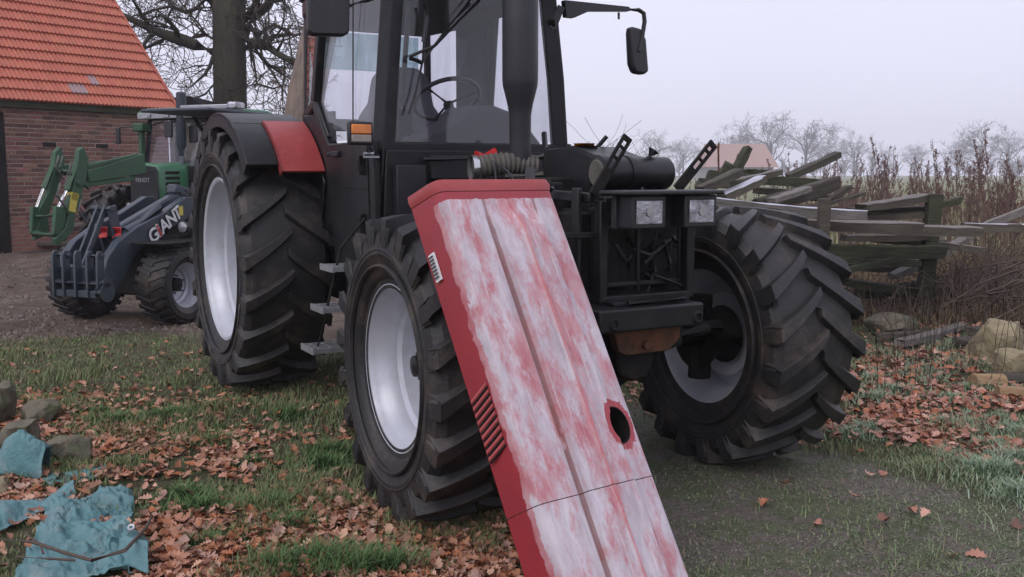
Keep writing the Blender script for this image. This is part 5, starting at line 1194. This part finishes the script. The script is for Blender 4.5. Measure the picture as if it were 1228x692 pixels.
# stones bottom left
rock(gnd(78, 562)+Vector((0, .05, .08)), (.22, .18, .14), 'grey-brown stone under the folded tarpaulin edge', 'stonegrey', 12, .4, cubic=.85)
rock(gnd(22, 545)+Vector((0, .02, .09)), (.17, .18, .15), 'mossy stone left of the folded tarpaulin', 'stonegrey', 13, .1, cubic=.8)
rock(gnd(45, 512)+Vector((0, .05, .07)), (.2, .16, .15), 'small dark stone behind the folded tarpaulin', 'stonegrey', 14, .8, cubic=.8)
rock(gnd(2, 512)+Vector((0, .02, .12)), (.12, .2, .26), 'upright mossy stone at the left picture edge', 'stonegrey', 15, .2, cubic=.8)
rock(gnd(4, 600)+Vector((-.1, .0, .03)), (.2, .2, .09), 'low tan stone at the left edge beside the tarpaulin', 'stone', 16, .2, cubic=.6)
# ================================================================== TARPAULIN
def cloth(px_poly_fn, nu, nv, name, label, th=.004):
    b = MB(); vs = [px_poly_fn(i/(nu-1), j/(nv-1)) for j in range(nv) for i in range(nu)]
    fs = [(j*nu+i, j*nu+i+1, (j+1)*nu+i+1, (j+1)*nu+i) for j in range(nv-1) for i in range(nu-1)]
    b.add(vs, fs); o = b.build(name, M['tarp'], None, 80, fix=False); m = o.modifiers.new('thick', 'SOLIDIFY'); m.thickness = th; m.offset = 1
    return tag(o, label, 'tarpaulin') if label else o
def rg(x, y, f, o): return 1-abs(mno.noise(Vector((x*f, y*f, o*3.7))))*2.2
def wr(x, y, s=1.): return s*(.026*rg(x, y, 5, 1)+.016*rg(x, y, 12, 2)+.006*rg(x, y, 34, 3)-.02+.03*mno.noise(Vector((x*5, y*5, 9.))))
def quad(c, u, v):   # corners px: tl tr br bl
    p = [gnd(*q) for q in c]; return p[0].lerp(p[1], u).lerp(p[3].lerp(p[2], u), v)
def f1(u, v):
    p = quad([(62, 612), (160, 602), (158, 700), (8, 716)], u, v); e = .03*math.sin(u*9+v*3)
    return (p.x+e*.3+wr(p.y*2, p.x, .5), p.y+wr(p.x+3, p.y, .4), .035+abs(wr(p.x, p.y, 1.6))+.02*math.sin(u*5)*math.sin(v*4)-.03*(u < .02 or u > .98 or v < .02))
cloth(f1, 110, 100, 'tarpaulin', 'crumpled turquoise tarpaulin lying on leaves at the bottom left corner')
def f2(u, v):  # folded band upper
    p = quad([(-10, 622), (88, 592), (92, 606), (-10, 650)], u, v)
    return (p.x, p.y+wr(p.x, p.y, .3), .03+.055*math.sin(math.pi*min(1, v*1.1))*(.6+.4*math.sin(u*6+1))+abs(wr(p.x+1, p.y, .6)))
cloth(f2, 70, 24, 'tarpaulin_strip', 'rolled turquoise tarpaulin edge above the crumpled sheet at left')
def f3(u, v):  # standing fold over the stones
    base = quad([(28, 548), (68, 560), (76, 575), (34, 574)], u, 0.2+v*.3)
    top = at(52+20*u, 512+2*u, 4.35)
    a = math.sin(math.pi*v); z = .03+.21*a*(1-.35*abs(u-.5)*2)
    return (base.x+.02*math.sin(v*5)+.05*v*(u-.3), base.y-.14-.12*(v-.5)-.06*math.sin(u*3.1)*a, z+wr(u*2, v, .25))
cloth(f3, 50, 60, 'tarpaulin_fold', 'turquoise tarpaulin flap folded upright over the grey stones')
def f4(u, v):
    p = quad([(140, 690), (162, 655), (180, 668), (178, 705)], u, v); return (p.x, p.y, .05+.07*math.sin(math.pi*u)*(1-.4*v)+wr(p.x*2, p.y*2, .5))
tc_ = cloth(f4, 30, 30, 'tarpaulin_corner', 'turquoise tarpaulin corner with a metal eyelet near the bottom left')
b = MB(); p = Vector(f4(.5, .35))+Vector((0, -.01, .02)); b.lathe([(0, .006), (.004, .006), (.005, .013), (0, .015)], p, (0, -.6, .8), 20); b.build('eyelet', M['steel'], tc_, 40)
def f5(u, v):
    p = quad([(40, 578), (118, 566), (150, 572), (60, 590)], u, v); return (p.x, p.y, .02+.02*math.sin(math.pi*v)+abs(wr(p.x*3, p.y*3, .3)))
cloth(f5, 16, 6, 'tarpaulin_scrap', 'thin scrap of blue-green tarpaulin in the leaves beside the stone')
b = MB(); b.tube([gnd(-5, 646, .1), gnd(40, 650, .12), gnd(75, 662, .11), gnd(110, 672, .12), gnd(150, 660, .13), gnd(176, 632, .10), gnd(182, 618, .05)], [.004, .006, .006, .006, .007, .006, .004], 6); b.tube([gnd(20, 668, .1), gnd(60, 670, .12), gnd(90, 672, .11)], .004, 6); b.tube([gnd(30, 640, .05), gnd(48, 652, .12), gnd(52, 664, .1)], .004, 5)
o = b.build('bramble_twig', M['twig'], None, 50); tag(o, 'thin bare brown twig lying across the crumpled tarpaulin', 'twig')
# ================================================================== DOCK WEEDS
def dock_mesh(seed, h):
    rn = random.Random(seed); b = MB(); lean = Vector((rn.uniform(-.12, .12), rn.uniform(-.1, .1), 0))
    for st in range(rn.randint(1, 3)):
        hh = h*rn.uniform(.75, 1); off = Vector((rn.uniform(-.08, .08), rn.uniform(-.08, .08), 0)); pts = [off+lean*(t*t)*2+Vector((0, 0, hh*t)) for t in (0, .35, .7, 1.)]
        b.tube(pts, [.008, .006, .004, .002], 4, False)
        for k in range(20):
            t = rn.uniform(.42, 1); z = hh*t; p = off+lean*(t*t)*2+Vector((0, 0, z)); a = rn.uniform(0, 6.28); ln = .17*(1.12-t)*rn.uniform(.5, 1.3)+.02
            q = p+Vector((math.cos(a)*ln*.55, math.sin(a)*ln*.55, ln)); b.tube([p, q], [.0022, .0015], 3, False)
            for j in range(int(7+ln*50)):
                c = p.lerp(q, rn.uniform(.1, 1.05))+Vector((rn.uniform(-.012, .012), rn.uniform(-.012, .012), rn.uniform(-.01, .01))); s = rn.uniform(.0035, .0075)
                b.add([c+Vector((s, 0, 0)), c+Vector((-s*.5, s*.8, 0)), c+Vector((-s*.5, -s*.8, 0)), c+Vector((0, 0, s*1.4)), c-Vector((0, 0, s))], [(0, 1, 3), (1, 2, 3), (2, 0, 3), (1, 0, 4), (2, 1, 4), (0, 2, 4)], 1)
    return b.mesh('dock_plant', [M['dockstem'], M['dock']], fix=False)
DK = [dock_mesh(k, 1.6) for k in range(7)]
rn = random.Random(21)
spots = []
for px, py in ((945, 195), (957, 172), (975, 180), (1012, 190), (1022, 200), (1048, 180), (1060, 172), (1072, 180), (1092, 168), (1108, 185), (1135, 168), (1145, 192), (1170, 160), (1180, 175), (1200, 162), (1208, 185), (1224, 172), (905, 200), (1030, 205), (1120, 200), (1155, 205), (1190, 200), (938, 210), (990, 205)):
    spots.append((px, py, rn.uniform(10.5, 12)))
for k in range(125): spots.append((rn.uniform(930, 1260), rn.uniform(185, 222), rn.uniform(10.5, 15)))
for k in range(26): spots.append((rn.uniform(690, 940), rn.uniform(196, 225), rn.uniform(11, 15)))
for i, (px, py, Y) in enumerate(spots):
    top = at(px, py, Y); o = link('dock_plant', DK[i % 7]); s = max(.4, top.z/1.55); o.location = (top.x, Y, 0); o.scale = (s, s, s); o.rotation_euler = (0, 0, rn.uniform(0, 6.28))
    tag(o, 'dry reddish brown dock stalk with seed heads beyond the plank pile', 'weed', 'dry dock stalks along the field edge')
# ================================================================== scattered small geometry (numpy)
def np_mesh(name, co, faces, cols, mat_, smooth=False):
    me = bpy.data.meshes.new(name); nv = len(co); k = faces.shape[1]
    me.vertices.add(nv); me.vertices.foreach_set('co', co.astype(np.float32).ravel()); me.loops.add(faces.size); me.loops.foreach_set('vertex_index', faces.astype(np.int32).ravel())
    me.polygons.add(len(faces)); me.polygons.foreach_set('loop_start', np.arange(0, faces.size, k, dtype=np.int32)); me.update()
    a = me.color_attributes.new('col', 'FLOAT_COLOR', 'POINT'); a.data.foreach_set('color', np.concatenate([cols, np.ones((nv, 1))], 1).astype(np.float32).ravel())
    me.materials.append(mat_); return link(name, me)
def blades(name, x, y, h, w, lean, cols, label, cat, mat_=None):
    n = len(x); th = RNG.uniform(0, 2*np.pi, n); dx, dy = np.cos(th), np.sin(th); ph = th+RNG.uniform(1.2, 1.9, n); wx, wy = np.cos(ph), np.sin(ph)
    z = ground_z(x, y)-.004; P = np.zeros((n, 5, 3)); w = w*RNG.uniform(.6, 1.3, n); ln = lean*RNG.uniform(.2, 1.3, n)*h
    for i, (t, ww) in enumerate(((0, 1), (0, -1), (.55, .8), (.55, -.8), (1, 0))):
        P[:, i, 0] = x+dx*ln*t*t+wx*w*ww/2; P[:, i, 1] = y+dy*ln*t*t+wy*w*ww/2; P[:, i, 2] = z+h*(t-.25*lean*t*t)
    base = np.arange(n)[:, None]*5; F = np.concatenate([base+np.array([0, 1, 3]), base+np.array([0, 3, 2]), base+np.array([2, 3, 4])])
    C = np.repeat(cols[:, None, :], 5, 1)
    o = np_mesh(name, P.reshape(-1, 3), F, C.reshape(-1, 3), mat_ or M['blade']); return tag(o, label, cat, None, 'stuff')
def pick(n, x0, x1, y0, y1, dens, near=True):
    """random points with density function and more of them close to the camera"""
    if near: u = RNG.random(n); y = 1/((1/y0)*(1-u)+(1/y1)*u)
    else: y = RNG.uniform(y0, y1, n)
    hw = .62*y; x = RNG.uniform(-1, 1, n)*hw; x = x[(x > x0)*1+(x < x1)*1 == 2] if False else x
    ok = (x > x0) & (x < x1); x, y = x[ok], y[ok]
    k = RNG.random(len(x)) < dens(x, y); return x[k], y[k]
def leafd(x, y):
    n = fbm(x, y, 1.6, 31); n2 = fbm(x, y, 5, 33)
    left = sst(.9, .0, x)*(sst(6.0, 4.0, y+.35*(x+1))*.95+.16*sst(8.2, 6, y))
    left = left*(.06+.94*sst(.42, .60, n*.65+n2*.35+.13*sst(4.6, 3.4, y)))
    left = left*(1-.93*(sst(-1.38, -1.45, x+.05*np.sin(y*20))*sst(3.84, 3.78, y)))
    right = sst(1.1, 1.8, x)*sst(9.8, 8.8, y)*sst(4.2, 5.2, y+.55*(x-1.5)-.2)*(.16+.6*sst(.40, .58, n))
    under = .3*sst(.5, .8, x)*sst(8, 6.5, y)*sst(4.8, 5.6, y)*sst(2, 1.2, x)
    p = z_path(x, y); return np.clip((left+right*1.0+under)*(1-.993*p)*(1-z_mud(x, y)*.93)+.002*p, 0, 1)
def grassd(x, y):
    n = fbm(x, y, 2.1, 41); n2 = fbm(x, y, .9, 43)
    g = .12+.88*sst(.38, .56, n*.6+n2*.4+.10*sst(3.6, 5.5, y)*sst(1, 0, x))
    p = z_path(x, y); return np.clip(g*(1-.97*z_mud(x, y))*(1-p*.975)*(1-.3*leafd(x, y)), 0, 1)*sst(14, 12, y)
# lawn grass
x, y = pick(330000, -6, 6, 2.3, 13, lambda x, y: np.clip(grassd(x, y)*1.1, 0, 1))
n = len(x); frost = (sst(1.2, 2.2, x)*.7+.12)*RNG.uniform(.3, 1.3, n)*sst(.35, .6, fbm(x, y, 1.2, 47)); f3_ = np.clip(frost, 0, 1)[:, None]
g1 = np.array([.085, .135, .042]); g2 = np.array([.21, .26, .11]); r_ = RNG.random((n, 1)); col = g1*(1-r_)+g2*r_; dead = RNG.random((n, 1)) < .28; col = np.where(dead, np.array([.22, .165, .10]), col)
col = col*(1-f3_)+np.array([.27, .33, .23])*f3_
tall = .03+.05*sst(.45, .75, fbm(x, y, 2.4, 51))*RNG.uniform(.5, 1.3, n)*(1+.5*sst(1.2, 2.2, x))
blades('lawn_grass', x, y, tall, .0042*(.7+y*.10), .75, col, 'short tufty green grass growing through the leaf litter', 'grass')
# moss and very short grass on the track
x, y = pick(120000, .0, 6, 2.3, 6.2, lambda x, y: z_path(x, y)*(.1+.9*sst(.46, .58, fbm(x, y, 1.7, 61))))
n = len(x); r_ = RNG.random((n, 1)); col = np.array([.09, .13, .05])*(1-r_)+np.array([.24, .28, .16])*r_
blades('track_moss', x, y, np.full(n, .012)*RNG.uniform(.5, 1.7, n), .0045, 1.6, col, 'thin moss and low grass on the bare track', 'moss')
def clods(n, x0, x1, y0, y1, dens, smin, smax, name, label, c1, c2):
    x, y = pick(n, x0, x1, y0, y1, dens); m = len(x); s_ = RNG.uniform(smin, smax, m); z = ground_z(x, y)
    T4 = np.array([[1, 0, -.3], [-.5, .86, -.3], [-.5, -.86, -.3], [.1, .1, .7], [.75, .7, .15]]); P = np.repeat(T4[None], m, 0)+RNG.uniform(-.35, .35, (m, 5, 3)); P = P*s_[:, None, None]
    P[:, :, 0] += x[:, None]; P[:, :, 1] += y[:, None]; P[:, :, 2] += z[:, None]
    F = (np.arange(m)[:, None, None]*5+np.array([[0, 4, 3], [4, 1, 3], [1, 2, 3], [2, 0, 3], [0, 1, 4]])[None]).reshape(-1, 3)
    r = RNG.random((m, 1)); C = np.repeat((c1*(1-r)+c2*r)[:, None], 5, 1).reshape(-1, 3); o = np_mesh(name, P.reshape(-1, 3), F, C, M['leaf']); return tag(o, label, 'soil', None, 'stuff')
clods(60000, -.5, 6, 2.4, 6.5, lambda x, y: z_path(x, y)*(.35+.65*sst(.45, .6, fbm(x, y, 2.6, 91))), .002, .0075, 'soil_crumbs', 'small crumbs of soil and grit on the bare track', np.array([.07, .055, .045]), np.array([.24, .21, .19]))
clods(40000, -9, -.5, 6.8, 17, lambda x, y: z_mud(x, y)*sst(.4, .6, fbm(x, y, 1.6, 93)), .008, .03, 'mud_clods', 'trodden clods of mud in the yard around the loader', np.array([.08, .06, .05]), np.array([.20, .16, .14]))
x, y = pick(26000, -.3, 6, 2.4, 6.5, lambda x, y: z_path(x, y)*.8); n = len(x); r_ = RNG.random((n, 1))
blades('dead_stems', x, y, RNG.uniform(.006, .03, n), .0028, 3.2, np.array([.14, .11, .07])*(1-r_)+np.array([.30, .26, .19])*r_, 'flattened dead grass stems on the bare track', 'dead grass')
# frosty tufts at right and green tufts at left
def tufts(lst, name, label, c1, c2, h0):
    X = []; Yy = []; H = []
    for (px, py, s) in lst:
        p = gnd(px, py); k = int(420*s); a = RNG.uniform(0, 6.28, k); r = np.abs(RNG.normal(0, .085*s, k)); X.append(p.x+np.cos(a)*r*1.3); Yy.append(p.y+np.sin(a)*r); H.append(h0*s*RNG.uniform(.4, 1.2, k)*np.clip(1.2-r*4, .35, 1))
    X, Yy, H = map(np.concatenate, (X, Yy, H)); r = RNG.random((len(X), 1)); blades(name, X, Yy, H, .006, .9, c1*(1-r)+c2*r, label, 'grass')
tufts([(1050, 455, 1), (1075, 470, 1.1), (1095, 445, .8), (1110, 458, .8), (1140, 480, 1), (1160, 465, .8), (1195, 575, 1.5), (1215, 560, 1.4), (1175, 570, 1.2), (1135, 510, 1), (1050, 480, 1.2), (1020, 525, 1), (1035, 518, 1), (1225, 600, 1.3), (1190, 540, 1), (1160, 500, .8), (1225, 520, 1)], 'frosty_grass', 'pale frosted grass tufts between red leaves at the right', np.array([.14, .21, .10]), np.array([.34, .42, .32]), .075)
tufts([(225, 600, 1), (245, 618, 1.2), (330, 612, 1.1), (350, 640, 1.2), (390, 560, 1), (380, 680, 1.5), (430, 690, 1.6), (330, 690, 1.4), (470, 690, 1.4), (260, 535, 1), (205, 500, 1), (140, 510, 1.1), (120, 500, 1), (400, 545, 1), (250, 660, .9), (290, 650, .8), (300, 560, .8), (190, 505, 1.1), (350, 500, 1), (390, 600, .7)], 'green_tufts', 'long green grass tufts rising from the leaf litter at the left', np.array([.05, .11, .03]), np.array([.12, .19, .07]), .085)
# brushwood and dry growth by the pile
x, y = pick(60000, .8, 9, 8.6, 14, lambda x, y: z_brush(x, y)*.9+sst(11, 12, y)*.6, False)
n = len(x); r_ = RNG.random((n, 1)); col = np.array([.15, .085, .055])*(1-r_)+np.array([.28, .22, .13])*r_
blades('dry_undergrowth', x, y, RNG.uniform(.12, .42, n)*(.5+.8*sst(9.5, 12, y)), .010, .55, col, 'tangled dry brown undergrowth below and behind the plank pile', 'undergrowth')
x = RNG.uniform(-4, 60, 60000); y = RNG.uniform(14, 42, 60000); k = np.abs(x) < .62*y; x, y = x[k], y[k]; k = x > .5; x, y = x[k], y[k]; n = len(x); r_ = RNG.random((n, 1))
blades('field_grass', x, y, RNG.uniform(.15, .5, n), .022, .6, np.array([.15, .16, .07])*(1-r_)+np.array([.33, .31, .17])*r_, 'pale dry grass on the field beyond the weeds', 'grass')
b = MB(); rn = random.Random(77)
for k in range(430):
    px = rn.uniform(985, 1250); p = gnd(px, rn.uniform(350, 392)); p.z = 0; q = p.copy(); pts = [q.copy()]; d = Vector((rn.uniform(-.5, .5), rn.uniform(-.3, .3), 1)); hs = .45 if px < 1120 else 1.
    for j in range(4): q = q+d.normalized()*rn.uniform(.12, .3)*hs; d += Vector((rn.uniform(-.5, .5), rn.uniform(-.4, .4), rn.uniform(-.75, .1))); pts.append(q.copy())
    b.tube(pts, [.007, .006, .005, .004, .002], 4, False)
for k in range(70):
    p = gnd(rn.uniform(1050, 1240), rn.uniform(395, 470)); b.tube([p, p+Vector((rn.uniform(-.05, .05), 0, rn.uniform(.15, .4))), p+Vector((rn.uniform(-.12, .12), 0, rn.uniform(.4, .7)))], [.004, .003, .002], 3, False)
for k in range(40):
    p = gnd(rn.uniform(1120, 1260), rn.uniform(345, 400)); p.z = rn.uniform(.05, .4); q = p+Vector((rn.uniform(.3, 1.1), rn.uniform(-.2, .2), rn.uniform(.05, .45))); b.tube([p, p.lerp(q, .5)+Vector((0, 0, .05)), q], [.014, .011, .006], 5, False)
o = b.build('brushwood', M['twig'], None, 60, fix=False); tag(o, 'thicket of bare brown bramble canes around the fence foot', 'brushwood', None, 'stuff')
b = MB()
for k in range(60):
    Y = rn.uniform(17, 30); p = at(rn.uniform(690, 780), 200, Y); p.z = 0; branch(b, p, Vector((rn.uniform(-.2, .2), 0, 1)), rn.uniform(1.2, 2.1), .012, 2, 3, rn, (3, 3, 3, 3), .1, (3, 5), .25, .004)
o = b.build('bare_bush', M['twig'], None, 60, fix=False); tag(o, 'thin bare twigs of a bush behind the fuel tank', 'bush', None, 'stuff')
# ------------------------------------------------------------------ oak leaves
def leaf_shape():
    # lobed half outline: t along midrib, w half width
    return [(0, .0), (.12, .06), (.2, .17), (.30, .11), (.42, .27), (.52, .15), (.64, .30), (.74, .16), (.86, .20), (1.0, .0)]
LS = leaf_shape()
def leaf_template(curl, fold, twist):
    vs = []; fs = []
    def bend(t, w): 
        z = curl*(t-.5)**2*1.6+fold*abs(w)*1.4+twist*(t-.5)*w*2+.03*math.sin(t*9+w*7); return (t-.5, w, z)
    k = len(LS)
    mid = [bend(t, 0) for t, _ in LS]; vs += mid
    for s in (1, -1):
        o_ = len(vs); vs += [bend(t, s*w*1.15) for t, w in LS]
        for i in range(k-1): fs.append((i, i+1, o_+i+1, o_+i) if s > 0 else (i, o_+i, o_+i+1, i+1))
    tri = []
    for f in fs: tri += [(f[0], f[1], f[2]), (f[0], f[2], f[3])]
    return np.array(vs), np.array(tri)
LT = [leaf_template(c_, f_, t_) for c_, f_, t_ in ((.3, .3, .2), (-.4, .2, .3), (.6, -.2, -.3), (.2, .6, .1), (-.3, -.3, .4), (.8, .2, -.3))]
LC = np.array([[.33, .18, .135], [.30, .14, .085], [.20, .105, .08], [.42, .275, .22], [.29, .115, .06], [.13, .075, .06], [.38, .225, .185]])
def scatter_leaves(name, x, y, size, label, redder=0.):
    n = len(x); V = []; F = []; C = []; off = 0; z = ground_z(x, y); which = RNG.integers(0, 6, n)
    for ti in range(6):
        idx = np.where(which == ti)[0]; m = len(idx); tv, tf = LT[ti]
        if not m: continue
        yaw = RNG.uniform(0, 6.28, m); p = RNG.normal(0, .28, m); r = RNG.normal(0, .28, m); s = size*RNG.uniform(.7, 1.3, m)*(1 if np.isscalar(size) else 1)
        cy, sy, cp, sp_, cr, sr = np.cos(yaw), np.sin(yaw), np.cos(p), np.sin(p), np.cos(r), np.sin(r)
        R_ = np.zeros((m, 3, 3)); R_[:, 0, 0] = cy*cp; R_[:, 0, 1] = cy*sp_*sr-sy*cr; R_[:, 0, 2] = cy*sp_*cr+sy*sr; R_[:, 1, 0] = sy*cp; R_[:, 1, 1] = sy*sp_*sr+cy*cr; R_[:, 1, 2] = sy*sp_*cr-cy*sr; R_[:, 2, 0] = -sp_; R_[:, 2, 1] = cp*sr; R_[:, 2, 2] = cp*cr
        P = np.einsum('mij,vj->mvi', R_, tv)*s[:, None, None]
        P[:, :, 0] += x[idx][:, None]; P[:, :, 1] += y[idx][:, None]; P[:, :, 2] += (z[idx]+RNG.uniform(.006, .03, m)+np.abs(np.sin(p))*s*.25)[:, None]
        c = LC[RNG.choice(7, m, p=[.24, .2, .14, .16, .1, .06, .1])]*RNG.uniform(.75, 1.2, (m, 1)); c = c*np.array([1.18-.06*redder, 1.08-.12*redder, .95+.03*redder])
        V.append(P.reshape(-1, 3)); C.append(np.repeat(c[:, None], len(tv), 1).reshape(-1, 3)); F.append((np.arange(m)[:, None, None]*len(tv)+tf[None]).reshape(-1, 3)+off); off += m*len(tv)
    o = np_mesh(name, np.concatenate(V), np.concatenate(F), np.concatenate(C), M['leaf']); return tag(o, label, 'leaves', None, 'stuff')
x, y = pick(46000, -6, 1.0, 2.6, 9, leafd); scatter_leaves('leaf_litter', x, y, .052, 'carpet of fallen brown oak leaves on the grass at the left')
x, y = pick(42000, 1.0, 7, 3., 10.5, leafd); scatter_leaves('red_leaf_litter', x, y, .062, 'fallen reddish leaves below the plank pile at the right', .6)
# single leaves of the foreground, parts of the ground
lm = []
for ti in range(6):
    tv, tf = LT[ti]
    for ci in (0, 1, 3, 4, 6):
        me = bpy.data.meshes.new('oak_leaf'); me.from_pydata(tv.tolist(), [], tf.tolist()); a = me.color_attributes.new('col', 'FLOAT_COLOR', 'POINT'); a.data.foreach_set('color', np.repeat(np.append(LC[ci], 1)[None], len(tv), 0).astype(np.float32).ravel()); me.materials.append(M['leaf']); lm.append(me)
x, y = pick(6000, -3, 3, 2.75, 4.4, lambda x, y: np.clip(leafd(x, y)+.0, 0, 1)); x, y = x[:280], y[:280]; z = ground_z(x, y)
for i in range(len(x)):
    o = link('oak_leaf', random.choice(lm), ground); s = random.uniform(.055, .085); o.location = (x[i], y[i], z[i]+.028); o.scale = (s, s, s); o.rotation_euler = (random.gauss(0, .35), random.gauss(0, .35), random.uniform(0, 6.28))
# ================================================================== HAZE
hz = MB(); hz.box(-420, 500, -25, 600, -1, 33); h = hz.build('haze', []); h.data.materials.clear()
hm_ = bpy.data.materials.new('haze'); hm_.use_nodes = True; hm_.node_tree.nodes.clear(); ov = hm_.node_tree.nodes.new('ShaderNodeVolumePrincipled'); oo = hm_.node_tree.nodes.new('ShaderNodeOutputMaterial')
ov.inputs['Density'].default_value = .0012; ov.inputs['Color'].default_value = (.93, .93, 1, 1); ov.inputs['Anisotropy'].default_value = 0.2
hm_.node_tree.links.new(ov.outputs[0], oo.inputs['Volume']); h.data.materials.append(hm_); tag(h, 'thin winter mist', None, None, 'stuff')
